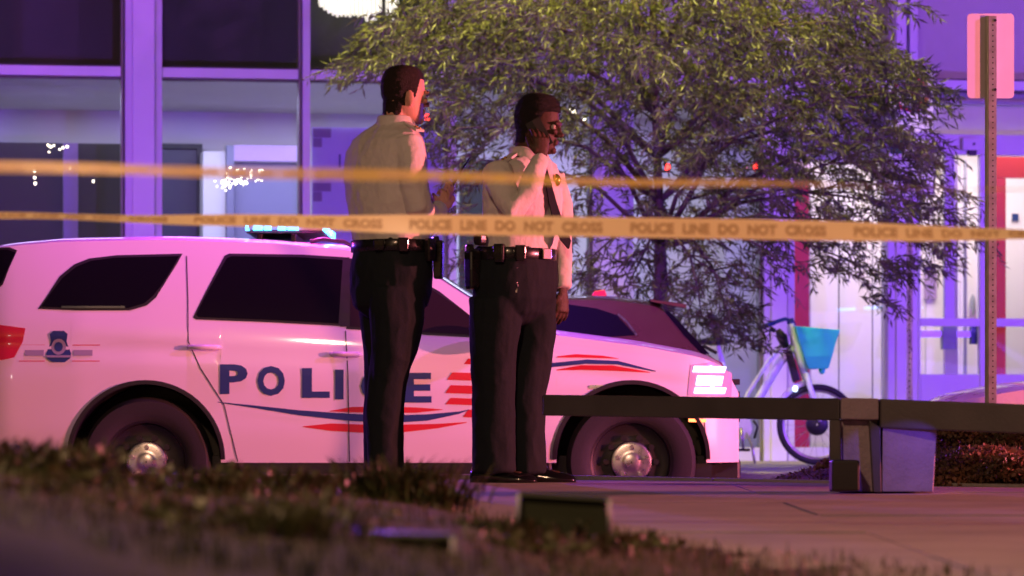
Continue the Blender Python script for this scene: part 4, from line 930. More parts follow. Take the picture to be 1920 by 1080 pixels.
def officer(D, label, spec):
    base = P(spec['foot'][0], 905, D); base.z = 0
    t = thing('person', label, 'person', base, 0, 'uniformed officers'); hd = radians(spec['hd'])
    pp = lambda px, py, dy=0: P(px, py, D, dy=dy)*1.0
    # ---- body: one continuous surface
    q = MB(); hk = spec['hk']; hc = pp(*spec['head'])
    T_, Rm = head(q, hc, radians(spec['hhd']), radians(spec['hp']), hk)
    nb = pp(*spec['neck'])
    q.tube([T_(-.030, 0, -.03), T_(-.034, 0, -.085), nb, nb-Vector((0, 0, .08))], [.055*hk, .056*hk, .062*hk, .085*hk], 16)
    q.tube([T_(.02, 0, -.08), T_(-.005, 0, -.12), nb+Vector((cos(hd), sin(hd), 0))*.02], [.034*hk, .042*hk, .05*hk], 12)
    rs = [oring(pp(cx, py), a*.90, b*.88, hd) for cx, py, a, b in spec['torso']]; q.rings(rs)
    hipr = [oring(pp(cx, py), a*.9, b*.88, hd) for cx, py, a, b in spec['hips']]; q.rings(hipr)
    for leg in spec['legs']: q.rings([oring(pp(cx, py, dy), a*.80, b*.80, hd, 16, 2) for cx, py, dy, a, b in leg])
    for arm in spec['arms']: q.tube([pp(*p_[:3]) for p_ in arm], [p_[3]*.78 for p_ in arm], 12)
    for h_ in spec['hands']: hand(q, pp(*h_['w']), h_['d'], h_['n'], h_['side'], h_['curl'], h_.get('thumb', .6), h_.get('k', 1))
    for ft in spec['feet']:
        f = Vector((cos(radians(ft[3])), sin(radians(ft[3])), 0)); c = pp(ft[0], 905, ft[2]); c.z = 0
        q.tube([c+Vector((0, 0, .12)), c+Vector((0, 0, .05)), c+f*.06+Vector((0, 0, .035)), c+f*.15+Vector((0, 0, .025))], [.035, .033, .03, .025], 10)
    o = q.build('body', M[spec['skin']], t, smooth=True); remesh(o, .0042, 3)
    hair(hc, radians(spec['hhd']), radians(spec['hp']), hk, spec['hthick'], spec['hair'], t, spec['fade'], spec.get('front', .072), topup=spec.get('topup', 0))
    eyes(T_, hk, t)
    # ---- shirt
    q = MB(); rs = [oring(pp(cx, py), a, b, hd, 36) for cx, py, a, b in spec['torso']]; q.rings(rs)
    for arm in spec['arms']:
        a2 = arm[:-1] if len(arm) > 3 else arm
        q.tube([pp(*p_[:3]) for p_ in arm], [p_[3] for p_ in arm], 18)
        w_ = pp(*arm[-1][:3]); w1 = pp(*arm[-2][:3]); dr = (w_-w1).normalized(); q.tube([w_-dr*.05, w_-dr*.045, w_, w_+dr*.006], [arm[-1][3]*.9, arm[-1][3]*1.14, arm[-1][3]*1.12, arm[-1][3]*.9], 18)
    so_ = q.build('shirt', M['shirt'], t, smooth=True); remesh(so_, .0060, 4)
    wrinkle(so_, .0075, 4.5, spec['seed'], (1, 1, .55)); wrinkle(so_, .0035, 12, spec['seed']+5, (1, 1, .7)); wrinkle(so_, .0014, 30, spec['seed']+7, (1, 1, .8))
    # collar
    q = MB(); n0 = pp(*spec['neck']); fwd = Vector((cos(hd), sin(hd), 0)); rs = []
    for (dz, r_, fo) in ((-.012, .078, .004), (.030, .070, .0), (.034, .074, .0), (.028, .084, .004), (-.016, .096, .012)):
        rs.append([p_+Vector((0, 0, dz-.030*max(0, (p_-n0).normalized().dot(fwd))**3)) for p_ in oring(n0+fwd*fo, r_*.96, r_, hd, 32, 2)])
    q.rings(rs, cap=False); q.build('collar', M['shirt'], t, smooth=True)
    # ---- trousers
    q = MB(); q.rings([oring(pp(cx, py), a, b, hd, 32) for cx, py, a, b in spec['hips']])
    for leg in spec['legs']: q.rings([oring(pp(cx, py, dy), a, b, hd, 22, 2.2) for cx, py, dy, a, b in leg])
    to = q.build('trousers', M['trouser'], t, smooth=True); remesh(to, .007, 4)
    wrinkle(to, .0075, 4.5, spec['seed']+2, (1, 1, .35)); wrinkle(to, .0035, 12, spec['seed']+9, (1, 1, .5))
    # ---- belt
    cx, py, a, b = spec['belt']; q = MB()
    q.rings([oring(pp(cx, py+y_), a+g_, b+g_, hd, 40) for y_, g_ in ((11, -.02), (11, .012), (10, .014), (-10, .014), (-11, .012), (-11, -.02))], cap=False); belt = q.build('duty_belt', M['leather'], t, smooth=True)
    bel = oring(pp(cx, py), a+.018, b+.018, hd, 72); 
    for ang, w_, h_, d_, nm, mm, dz in spec['gear']:
        i = int(ang/5) % 72; c = bel[i]; n_ = (c-pp(cx, py)).normalized(); s_ = Vector((-n_.y, n_.x, 0)); q = MB(); rs = []
        for zz, k_ in ((-h_/2, .72), (-h_/2+.012, .92), (0, 1), (h_/2-.01, 1), (h_/2, .85)):
            cc = c+n_*d_*.45+Vector((0, 0, zz+dz)); rs.append([cc+s_*sx*w_/2*k_+n_*sy*d_/2*k_ for sx, sy in ((-1, -.8), (-.8, -1), (.8, -1), (1, -.8), (1, .7), (.75, 1), (-.75, 1), (-1, .7))])
        q.rings(rs); q.build(nm, M[mm], t, bevel=.003)
    # ---- shoes
    for ft in spec['feet']:
        q = MB(); c = pp(ft[0], 905, ft[2]); c.z = 0.0; shoe(q, c, radians(ft[3])); s_ = q.build('shoe', M['shoe'], t, smooth=True)
        f = Vector((cos(radians(ft[3])), sin(radians(ft[3])), 0)); sd = Vector((-f.y, f.x, 0)); q = MB()
        for k_ in range(4): cc = c+f*(.055+.02*k_)+Vector((0, 0, .078-.007*k_)); q.tube([cc-sd*.02, cc+Vector((0, 0, .004)), cc+sd*.02], .0022, 5)
        q.build('lace', M['black'], s_)
    for s in (-1, 1):   # epaulettes
        sh = pp(*spec['neck'])-Vector((0, 0, .018))+Vector((sin(hd), -cos(hd), 0))*(-s)*.085; out = Vector((sin(hd), -cos(hd), 0))*(-s); f = fwd
        e0 = sh+Vector((0, 0, .012)); e1 = sh+out*.10-Vector((0, 0, .030)); q = MB(); up_ = Vector((0, 0, 1)); 
        q.add([e0-f*.018+up_*.012, e0+f*.018+up_*.012, e1+f*.024+up_*.012, e1-f*.024+up_*.012, e0-f*.018, e0+f*.018, e1+f*.024, e1-f*.024], [(0, 1, 2, 3), (4, 7, 6, 5), (0, 4, 5, 1), (1, 5, 6, 2), (2, 6, 7, 3), (3, 7, 4, 0)]); ep = q.build('epaulette', M['shirt'], t, bevel=.003)
        q = MB(); cc = e1*.72+e0*.28+up_*.014; q.ell(cc, (.009, .009, .006), 8, 6); q.ell(cc+(e1-e0)*.2, (.009, .009, .006), 8, 6); q.build('rank_star', M['gold'], ep, smooth=True)
    return t, T_, hd, pp, fwd

D1 = 15.95
# left officer: back and right side towards us, facing right and away, radio in the hands
s1 = dict(hd=38, hhd=26, hp=2, hk=1.03, head=(757, 180, 0), neck=(741, 232, .0), foot=(722, 0), skin='skin_light', hair='hair_brown', hthick=.0025, fade=-.045, front=.076, seed=3,
    torso=[(742, 222, .062, .058), (740, 236, .095, .075), (733, 248, .150, .092), (728, 262, .196, .108), (724, 284, .222, .122), (722, 320, .222, .132), (723, 365, .205, .134), (728, 410, .190, .136), (733, 445, .184, .142), (735, 462, .180, .142)],
    hips=[(735, 448, .176, .142), (735, 470, .182, .150), (733, 510, .190, .160), (732, 545, .186, .156), (732, 572, .165, .145), (731, 592, .11, .09), (731, 602, .04, .03)],
    legs=[[(745, 540, -.085, .098, .125), (747, 600, -.085, .096, .120), (742, 660, -.080, .085, .102), (728, 720, -.07, .074, .080), (722, 780, -.06, .070, .078), (722, 840, -.05, .066, .076), (723, 884, -.05, .066, .080)],
          [(722, 540, .085, .098, .125), (722, 600, .085, .094, .112), (722, 660, .085, .082, .092), (716, 720, .08, .072, .072), (713, 780, .08, .068, .070), (714, 840, .07, .064, .070), (714, 882, .07, .064, .074)]],
    arms=[[(762, 268, -.13, .062), (772, 320, -.175, .060), (786, 392, -.17, .053), (806, 402, -.11, .044), (824, 396, -.03, .036)],
          [(712, 270, .15, .060), (765, 330, .26, .055), (790, 385, .24, .050), (808, 388, .14, .042), (822, 386, .06, .036)]],
    hands=[dict(w=(829, 394, -.015), d=(.25, .30, .62), n=(-.3, 1, .1), side=1, curl=.75, thumb=.8, k=1.0), dict(w=(818, 384, .05), d=(.55, -.25, .35), n=(.1, -.4, .9), side=-1, curl=.6, thumb=.5, k=.98)],
    feet=[(738, 0, -.05, 12), (722, 0, .085, 22)], belt=(735, 462, .183, .147),
    gear=[(75, .05, .10, .030, 'pouch', 'leather', -.02), (48, .05, .17, .042, 'holster', 'leather', -.06), (115, .05, .06, .022, 'pouch', 'leather', 0), (150, .05, .05, .020, 'pouch', 'leather', 0), (25, .045, .09, .030, 'pouch', 'leather', .0)])
t1, T1, hd1, pp1, fw1 = officer(D1, 'short haired officer in white shirt seen from behind, looking down at a handheld radio', s1)
radio = thing('handheld_radio', 'black handheld radio with a long aerial held by the left officer', 'radio', pp1(834, 372, .02))
q = MB(); a = pp1(829, 384, .02); b = pp1(846, 350, .02); ax = (b-a).normalized(); q.tube([a, a+ax*.004, b-ax*.006, b], [.018, .024, .024, .018], 4, flat=.65); q.build('casing', M['plastic'], radio, bevel=.003)
q = MB(); q.tube([pp1(848, 348, .02), pp1(856, 334, .02), pp1(880, 296, .02)], [.0065, .0055, .0035], 8); q.build('aerial', M['plastic'], radio, smooth=True)
q = MB(); q.cyl(pp1(843, 350, -.005), ax, .006, .02, 8); q.build('knob', M['plastic'], radio)

# right officer: three-quarter front, facing right, phone at his ear
s2 = dict(hd=-38, hhd=-16, hp=6, hk=1.0, head=(1008, 237, 0), neck=(989, 290, 0), foot=(960, 0), skin='skin_dark', hair='hair_black', hthick=.007, fade=-.035, front=.066, topup=.010, seed=11,
    torso=[(989, 280, .058, .055), (988, 291, .085, .070), (985, 302, .140, .090), (982, 316, .188, .105), (980, 336, .212, .120), (980, 370, .212, .128), (978, 410, .198, .130), (974, 445, .186, .138), (970, 468, .180, .142), (968, 480, .176, .14)],
    hips=[(966, 466, .180, .145), (966, 490, .190, .154), (965, 525, .200, .162), (964, 560, .190, .152), (963, 585, .155, .125), (962, 602, .10, .08), (962, 612, .03, .03)],
    legs=[[(930, 560, -.075, .104, .118), (928, 620, -.07, .100, .108), (926, 680, -.06, .090, .094), (926, 740, -.055, .084, .086), (926, 810, -.05, .082, .086), (927, 884, -.045, .080, .090)],
          [(996, 560, .075, .104, .118), (996, 620, .075, .098, .106), (992, 680, .07, .090, .092), (986, 740, .065, .084, .084), (984, 810, .06, .080, .084), (985, 886, .055, .078, .088)]],
    arms=[[(934, 326, -.16, .062), (940, 356, -.22, .060), (966, 404, -.30, .054), (992, 362, -.27, .047), (1010, 316, -.20, .037), (1014, 304, -.17, .034)],
          [(1034, 326, .13, .060), (1048, 380, .15, .056), (1050, 440, .13, .050), (1053, 490, .10, .042), (1055, 538, .06, .036)]],
    hands=[dict(w=(1015, 298, -.15), d=(-.02, .16, 1), n=(-.3, .9, -.1), side=1, curl=[.35, .42, .5, .6], thumb=.3, k=1.0), dict(w=(1056, 548, .055), d=(-.06, 0, -1), n=(-.6, .7, 0), side=-1, curl=.32, thumb=.3, k=1.02)],
    feet=[(914, 0, -.05, -12), (986, 0, .06, -4)], belt=(967, 478, .183, .147),
    gear=[(110, .06, .17, .055, 'holster', 'leather', -.07), (95, .05, .05, .05, 'holster', 'leather', .06), (70, .05, .08, .035, 'pouch', 'leather', 0), (140, .06, .09, .035, 'pouch', 'leather', 0), (290, .055, .08, .04, 'pouch', 'leather', .05), (40, .05, .07, .03, 'pouch', 'leather', 0)])
t2, T2_, hd2, pp2, fw2 = officer(D1, 'officer in white shirt and black tie holding a phone to his ear', s2)
side2 = Vector((sin(hd2), -cos(hd2), 0))
# tie follows the chest
def chest(py, off=.0, lat=0.0):
    rows_ = s2['torso']; cx = lerp_tab([(r[1], r[0]) for r in rows_], py); b = lerp_tab([(r[1], r[3]) for r in rows_], py); return pp2(cx, py)+fw2*(b+.010+off)-side2*lat
q = MB(); rs = []
for py, w_ in ((300, .012), (312, .018), (318, .013), (340, .019), (380, .028), (412, .034), (452, .038), (468, .004)):
    c = chest(py, .008+.0008*max(0, py-395), -.012+.06*max(0, (py-330)/90.)); rs.append([c-side2*w_, c+side2*w_, c+side2*w_+fw2*.006, c-side2*w_+fw2*.006])
q.rings(rs); tie = q.build('tie', M['trouser'], t2, bevel=.002)
q = MB(); c = chest(349, .014, -.012); q.box(tuple(c-Vector((.02, .02, .003))), tuple(c+Vector((.02, .01, .003)))); q.build('tie_clip', M['silver'], tie)
q = MB(); c = chest(338, -.008, .085); q.ell(c, (.020, .020, .028), 12, 8); q.build('badge', M['gold'], t2, smooth=True)
q = MB(); c = chest(334, -.015, -.11); q.ell(c, (.018, .016, .022), 12, 8); q.build('badge', M['gold'], t2, smooth=True)
c = pp2(967, 478)+fw2*.170; q = MB(); 
for dx_ in (-1,):
    q.add([c-side2*.030+Vector((0, 0, -.024)), c+side2*.030+Vector((0, 0, -.024)), c+side2*.030+Vector((0, 0, .024)), c-side2*.030+Vector((0, 0, .024))]+[c-side2*.030+Vector((0, 0, -.024))+fw2*.008, c+side2*.030+Vector((0, 0, -.024))+fw2*.008, c+side2*.030+Vector((0, 0, .024))+fw2*.008, c-side2*.030+Vector((0, 0, .024))+fw2*.008], [(0, 1, 2, 3), (4, 7, 6, 5), (0, 4, 5, 1), (1, 5, 6, 2), (2, 6, 7, 3), (3, 7, 4, 0)])
q.build('belt_buckle', M['silver'], t2, bevel=.003)
q = MB()
for k_ in range(6): a = pp2(968+R.uniform(-3, 3), 508+k_*6, -.185); q.cyl(a, (R.uniform(-1, 1), 1, R.uniform(-1, 1)), .010, .004, 10); q.box(tuple(a-Vector((.004, .003, .03))), tuple(a+Vector((.004, .003, .0))))
q.build('key_bunch', M['steel'], t2)
phone = thing('mobile_phone', 'dark mobile phone pressed to the ear of the right officer', 'phone', pp2(1000, 262, -.11))
q = MB(); a = T2_(.000, -.098, .020); b = T2_(.072, -.080, -.090); d_ = (b-a).normalized(); q.tube([a, a+d_*.005, b-d_*.005, b], [.034, .037, .037, .034], 4, flat=.16, up=Vector((0, 1, .3))); q.build('case', M['rubber'], phone, bevel=.003)

# ================================================================== TREE
TD = 27.7
tb = P(1232, 0, TD); tb.z = WALK
tree = thing('willow_oak_tree', 'narrow leaved street tree with drooping branches spreading over the middle of the picture', 'tree', tb)
q = MB(); path = []; rad = []
for i in range(15):
    z = i*.34; path.append(tb+Vector((.03*sin(z*1.3), .03*cos(z*1.1), z))); rad.append(max(.03, .088-.0085*i)+(.05*math.exp(-z*5)))
q.tube(path, rad, 16); tr = q.build('trunk', M['bark'], tree, smooth=True)
# clumps: (photo column, row, half width px, half height px, twigs) laid out through the crown's depth
CL = [(1150, -60, 330, 110, 300), (1400, -30, 260, 100, 240), (900, 20, 150, 60, 95), (800, 60, 110, 50, 60), (720, 105, 60, 26, 22), (668, 128, 26, 20, 9), (880, 110, 130, 70, 110), (960, 190, 150, 80, 130), (860, 240, 60, 60, 34),
      (1080, 90, 180, 90, 170), (1250, 90, 180, 100, 200), (1400, 110, 190, 110, 220), (1540, 120, 130, 90, 150), (1640, 140, 80, 60, 62), (1700, 170, 55, 40, 26), (1560, 40, 70, 50, 40),
      (900, 300, 60, 60, 34), (870, 370, 40, 50, 20), (1090, 210, 80, 80, 56), (1140, 300, 80, 80, 50), (1260, 230, 140, 90, 130), (1400, 250, 160, 90, 150), (1540, 250, 140, 90, 140), (1650, 260, 90, 80, 80), (1710, 300, 50, 60, 32),
      (1300, 350, 120, 80, 95), (1240, 420, 80, 60, 40), (1420, 370, 120, 80, 80), (1560, 370, 110, 70, 80), (1660, 380, 80, 60, 58), (1740, 400, 50, 40, 22), (1790, 350, 26, 18, 5), (1800, 430, 30, 30, 9), (1720, 455, 70, 40, 28),
      (1090, 400, 50, 60, 20), (1100, 490, 70, 60, 34), (1180, 530, 70, 50, 30), (1300, 470, 110, 60, 58), (1440, 470, 100, 50, 46), (1570, 480, 80, 50, 40), (1630, 520, 40, 45, 16), (1640, 560, 14, 26, 5), (1690, 490, 50, 30, 12),
      (1310, 550, 90, 50, 52), (1365, 588, 48, 48, 36), (1345, 618, 42, 38, 22), (1400, 640, 14, 20, 5), (1270, 590, 60, 40, 16), (1690, 5, 16, 12, 3), (930, 440, 40, 50, 14), (905, 500, 30, 40, 9), (1060, 10, 200, 70, 120)]
lf = MB(); lv = []; lfc = []
def leaf(p, d, ln, wd):
    d = d.normalized(); s = d.orthogonal().normalized(); s = (Matrix.Rotation(R.uniform(0, 6.28), 3, d) @ s); mid = p+d*ln*.5+s.cross(d)*ln*.06
    b = len(lv); lv.extend([p, mid+s*wd, p+d*ln, mid-s*wd]); lfc.append((b, b+1, b+2, b+3))
twigs = MB(); bpts = []
for (cx, cy, hw_, hh, n) in CL:
    n = int(n*(1.0 if cy < 200 else .76))
    for _ in range(n):
        while True:
            a, b, c = R.uniform(-1, 1), R.uniform(-1, 1), R.uniform(-1, 1)
            if a*a+b*b+c*c < 1: break
        px = cx+a*hw_*1.05; py = cy+b*hh*1.05; dep = TD+c*min(1.9, .35+hw_/110.)
        p = P(px, py, dep)
        if p.y > 30.4: continue
        out = Vector((px-1232, 0, 0))*.002; out.y = (dep-TD)*.3; out.z = 0
        if out.length > 1: out.normalize()
        d = (out+Vector((R.uniform(-.5, .5), R.uniform(-.5, .5), R.uniform(-.15, .35)))).normalized(); ln = R.uniform(.16, .34); pts = [p]; k = 5
        for i in range(k):
            d = (d+Vector((0, 0, -.20))).normalized(); pts.append(pts[-1]+d*ln/k)
        twigs.tube([pts[0], pts[2], pts[-1]], [.0026, .002, .0012], 3)
        m_ = R.randint(15, 22)
        for i in range(m_):
            t_ = i/(m_-1)*k; j = min(int(t_), k-1); q_ = pts[j].lerp(pts[j+1], t_-j); dd = (pts[j+1]-pts[j]).normalized(); 
            sd = Vector((R.gauss(0, 1), R.gauss(0, 1), R.gauss(-.35, .8))); leaf(q_, dd*.9+sd.normalized()*.95, R.uniform(.045, .120), R.uniform(.0055, .0105))
    bpts.append((P(cx, cy, TD+R.uniform(-.9, .6)), n))
me = bpy.data.meshes.new('crown'); inv = TM[tree.name].inverted(); me.from_pydata([tuple(inv @ v) for v in lv], [], lfc); me.materials.append(M['leaf'])
cr = bpy.data.objects.new('crown', me); COL.objects.link(cr); cr.parent = tree; cr['kind'] = 'stuff'
tw = twigs.build('twigs', M['bark'], tree, fix=False); tw['kind'] = 'stuff'
for pt, n in bpts:
    if n < 20: continue
    zt = max(tb.z+1.9, min(pt.z-.5, tb.z+4.6)); i0 = min(14, max(0, (zt-tb.z)/.34)); st_ = path[int(i0)]
    m1 = st_.lerp(pt, .35)+Vector((R.uniform(-.1, .1), R.uniform(-.1, .1), .22)); m2 = st_.lerp(pt, .7)+Vector((R.uniform(-.1, .1), R.uniform(-.1, .1), .18)); q = MB(); r0 = .016+.007*sqrt(n/60)
    q.tube([st_, m1, m2, pt, pt+(pt-m2)*.3-Vector((0, 0, .08))], [r0, r0*.75, r0*.5, r0*.3, .003], 7); q.build('branch', M['bark'], tree, smooth=True)
    for _ in range(3):
        e_ = pt+Vector((R.uniform(-.4, .4), R.uniform(-.4, .4), R.uniform(-.3, .3))); q = MB(); q.tube([m2, m2.lerp(e_, .5)+Vector((0, 0, .08)), e_], [r0*.4, r0*.25, .003], 5); q.build('branch', M['bark'], tree, smooth=True)

# ================================================================== SIGNS
SD = 19.65; sb = P(1857, 0, SD); sb.z = verge_h(sb.x, SD)-.02
sg = thing('sign_post', 'perforated steel post with the blank back of a sign at the right', 'sign', sb)
q = MB(); w_ = .020; zt = P(0, 30, SD).z
x = sb.x
for xa, xb, ya, yb in ((x-.030, x-.012, SD+.004, SD+.008), (x-.014, x-.010, SD-.008, SD+.004), (x-.010, x+.018, SD-.010, SD-.006), (x+.018, x+.022, SD-.008, SD+.004), (x+.020, x+.034, SD+.004, SD+.008)):
    q.box((xa, ya, sb.z), (xb, yb, zt))
q.build('post', M['steel'], sg)
q = MB(); n = 88
for i in range(n):
    z = sb.z+.05+(zt-sb.z-.07)*i/n; q.cyl(Vector((x+.012, SD-.0105, z)), (0, 1, 0), .0042, .0016, 8)
h = q.build('post_hole', M['black'], sg); h['kind'] = 'stuff'
pa = P(1814, 184, SD); pb_ = P(1902, 25, SD); rr_ = .022; poly = []
for cx, cz, a0 in ((pb_.x-rr_, pb_.z-rr_, 0), (pa.x+rr_, pb_.z-rr_, 90), (pa.x+rr_, pa.z+rr_, 180), (pb_.x-rr_, pa.z+rr_, 270)):
    for k in range(6): a = radians(a0+18*k); poly.append(Vector((cx+rr_*cos(a), SD+.012, cz+rr_*sin(a))))
q = MB(); q.prism(poly, (0, .003, 0)); q.build('sign_plate', M['signback'], sg)
for py in (38, 168):
    q = MB(); q.cyl(P(1866, py, SD-.01), (0, 1, 0), .008, .008, 6); q.build('bolt', M['black'], sg)
# parking signs across the street
ND = 28.9; nb_ = P(1706, 0, ND); nb_.z = WALK
ns = thing('parking_sign', 'pair of parking signs with red ring partly hidden by the right edge of the tree', 'sign', nb_)
q = MB(); q.box((nb_.x-.024, ND, nb_.z), (nb_.x-.008, ND+.04, P(0, 120, ND).z)); q.box((nb_.x+.008, ND, nb_.z), (nb_.x+.024, ND+.04, P(0, 120, ND).z)); q.box((nb_.x-.008, ND+.03, nb_.z), (nb_.x+.008, ND+.034, P(0, 120, ND).z)); q.build('post', M['chrome'], ns)
q = MB()
for i in range(70): q.cyl(Vector((nb_.x, ND+.029, nb_.z+.1+i*.045)), (0, 1, 0), .006, .001, 6)
q.build('post_hole', M['black'], ns)['kind'] = 'stuff'
def rrect(x0, x1, z0, z1, r, y):
    o_ = []
    for cx, cz, a0 in ((x1-r, z1-r, 0), (x0+r, z1-r, 90), (x0+r, z0+r, 180), (x1-r, z0+r, 270)):
        for k in range(5): a = radians(a0+22.5*k); o_.append(Vector((cx+r*cos(a), y, cz+r*sin(a))))
    return o_
for (y0, y1, kind) in ((130, 250, 'np'), (258, 370, 'zone')):
    A = P(1664, y1, ND-.01); B2 = P(1753, y0, ND-.01)
    q = MB(); q.prism(rrect(A.x, B2.x, A.z, B2.z, .025, ND-.006), (0, .004, 0)); pln = q.build('sign_plate', M['signface'], ns)
    q = MB(); o1 = rrect(A.x+.006, B2.x-.006, A.z+.006, B2.z-.006, .021, ND-.0085); o2 = rrect(A.x+.011, B2.x-.011, A.z+.011, B2.z-.011, .017, ND-.0085); q.add(o1+o2, [(i, (i+1) % 20, 20+(i+1) % 20, 20+i) for i in range(20)]); q.build('border', M['black'], pln)
    cc = Vector(((A.x+B2.x)/2, ND-.0095, B2.z-.19 if kind == 'np' else A.z+.28))
    if kind == 'np':
        q = MB(); ro, ri = .150, .118; v = []
        for k in range(40): a = 2*pi*k/40; v += [cc+Vector((ro*cos(a), 0, ro*sin(a))), cc+Vector((ri*cos(a), 0, ri*sin(a)))]
        q.add(v, [(2*k, 2*((k+1) % 40), 2*((k+1) % 40)+1, 2*k+1) for k in range(40)]); u_ = Vector((.7071, 0, -.7071)); p_ = Vector((.7071, 0, .7071))*.014; q.add([cc-u_*.13-p_, cc+u_*.13-p_, cc+u_*.13+p_, cc-u_*.13+p_], [(0, 1, 2, 3)]); q.build('red_ring', M['red'], pln)
        v, f_ = text_mesh('P', .22, .006); q = MB(); q.add([cc+Vector((a[0]-.07, .002, a[1]-.075)) for a in v], f_); q.build('letter', M['black'], pln)
    else:
        q = MB(); G = mat('signgreen', (.01, .14, .10), .5); q.prism(rrect(A.x+.02, A.x+.13, B2.z-.13, B2.z-.02, .01, ND-.009), (0, .002, 0)); q.build('green_square', G, pln)

# ================================================================== TAPES
def ribbon(label, ctrl, H=.0375, tm='tape', name='police_tape'):
    """ctrl: (px, py, depth, tilt) - a 75 mm plastic ribbon with printed words"""
    n = 160; xs_ = [c[0] for c in ctrl]; x0, x1 = xs_[0], xs_[-1]; C_ = []
    for i in range(n+1):
        px = x0+(x1-x0)*i/n; v = [smooth_tab([(c[0], c[k]) for c in ctrl], px, 60) for k in (1, 2, 3)]
        C_.append((P(px, v[0], v[1]), radians(v[2])))
    s_ = [0]
    for a, b in zip(C_, C_[1:]): s_.append(s_[-1]+(b[0]-a[0]).length)
    t = thing(name, label, 'tape', C_[0][0], 0, 'police tapes')
    def at(s, v, lift):
        i = 0
        lo, hi = 0, n
        while hi-lo > 1:
            m_ = (lo+hi)//2
            if s_[m_] <= s: lo = m_
            else: hi = m_
        f_ = (s-s_[lo])/max(1e-6, s_[hi]-s_[lo]); p = C_[lo][0].lerp(C_[hi][0], f_); a = C_[lo][1]*(1-f_)+C_[hi][1]*f_
        wav = .05*sin(s*2.3+1)+.03*sin(s*5.1)
        d = Vector((0, sin(a+wav), cos(a+wav))); nrm = Vector((0, -cos(a+wav), sin(a+wav)))
        return p+d*v+nrm*(lift+.0025*sin(s*9+v*20))
    q = MB(); rs = [[at(s, -H, 0), at(s, -H*.5, 0), at(s, 0, 0), at(s, H*.5, 0), at(s, H, 0)] for s in s_]; q.rings(rs, cap=False, closed=False); q.build('ribbon', M[tm], t, smooth=True, fix=False)
    L_ = s_[-1]; s = .05
    while s < L_-.25:
        for word in ('POLICE', 'LINE', 'DO', 'NOT', 'CROSS'):
            v, f_ = text_mesh(word, .050*H/.0375, .0016, 1.0); q = MB()
            q.add([at(min(s+a[0], L_), a[1]-.018*H/.0375, .0016) for a in v], f_); q.build('printed_word', M['ink'], t, fix=False)['kind'] = 'stuff'; s += max(a[0] for a in v)+.022
        s += .05
ribbon('broad orange police tape stretched in front of both officers at waist height', [(-60, 404, 9.9, 66), (200, 408, 9.8, 62), (420, 413, 9.75, 54), (620, 418, 9.7, 40), (800, 420, 9.65, 12), (1000, 424, 9.6, 4), (1300, 428, 9.6, 4), (1560, 433, 9.6, 8), (1700, 436, 9.6, 25), (1840, 438, 9.6, 50), (1990, 442, 9.6, 62)], .0265, 'tape_pale')
ribbon('thinner upper orange police tape crossing the officers at shoulder height', [(-60, 312, 6.9, 20), (300, 320, 6.9, 28), (640, 327, 6.95, 20), (900, 333, 7.0, 42), (1050, 338, 7.0, 48), (1250, 342, 7.05, 56), (1450, 346, 7.1, 66), (1600, 349, 7.1, 83), (1990, 356, 7.2, 87)], .0125)

# ================================================================== BENCH
BD = 14.0; bt = thing('bench', 'long low dark bench with a concrete leg standing on the plaza at the right', 'bench', P(1650, 925, BD))
def quadslab(name, m, a, b, th, depth, bev=.006):
    (ax_, ay, ad), (bx_, by, bd_) = a, b; A = P(ax_, ay, ad); B2 = P(bx_, by, bd_); q = MB(); dv = Vector((0, depth, 0)); tz = Vector((0, 0, -th))
    q.add([A, B2, B2+dv, A+dv, A+tz, B2+tz, B2+dv+tz, A+dv+tz], [(0, 1, 2, 3), (4, 7, 6, 5), (0, 4, 5, 1), (1, 5, 6, 2), (2, 6, 7, 3), (3, 7, 4, 0)]); return q.build(name, m, bt, bevel=bev)
quadslab('seat_slab', M['benchmetal'], (1018, 740, 14.9), (1574, 747, 14.02), .086, .42)
quadslab('seat_slab', M['benchmetal'], (1650, 748, 14.0), (2080, 764, 13.7), .112, .42)
quadslab('seat_slab', M['benchstone'], (1577, 746, 14.0), (1648, 747, 14.0), .083, .42)
def pris(name, m, pts, D0, dep, bev=.004):
    q = MB(); q.prism([P(a, b, D0) for a, b in pts], (0, dep, 0)); return q.build(name, m, bt, bevel=bev)
pris('leg_face', M['benchmetal'], [(1556, 922), (1556, 788), (1576, 788), (1578, 922)], 14.0, .03)
pris('leg_block', M['benchstone'], [(1579, 922), (1578, 787), (1645, 787), (1650, 922)], 14.05, .32)
pris('leg_face', M['benchmetal'], [(1638, 923), (1630, 788), (1651, 801), (1653, 923)], 14.0, .35)
pris('leg_block', M['benchstone'], [(1654, 922), (1655, 801), (1757, 801), (1750, 922)], 14.02, .30)
q = MB(); q.box(tuple(P(1560, 921, 13.86)), (P(1612, 0, 13.86).x, 13.99, P(0, 863, 13.86).z)); q.build('foot_block', M['blackp'], bt, bevel=.008)
bl = thing('blue_marker_lamp', 'tiny glowing blue lamp under the bench edge right of its leg', 'lamp', P(1762, 795, 13.9))
q = MB(); q.ell(P(1760, 794, 13.97), (.010, .006, .008), 10, 6); q.build('lens', M['led_blue'], bl, smooth=True); q = MB(); q.box(tuple(P(1754, 797, 14.0)), tuple(P(1768, 787, 14.03))); q.build('housing', M['blackp'], bl)
_p = P(1766, 797, 13.72); lb2 = lamp('blue_marker_light', 'SPOT', _p, 3.2, (.22, .08, 1), .01, rot=aim(_p, P(1690, 872, 14.02)), spot_size=radians(62), spot_blend=.3)

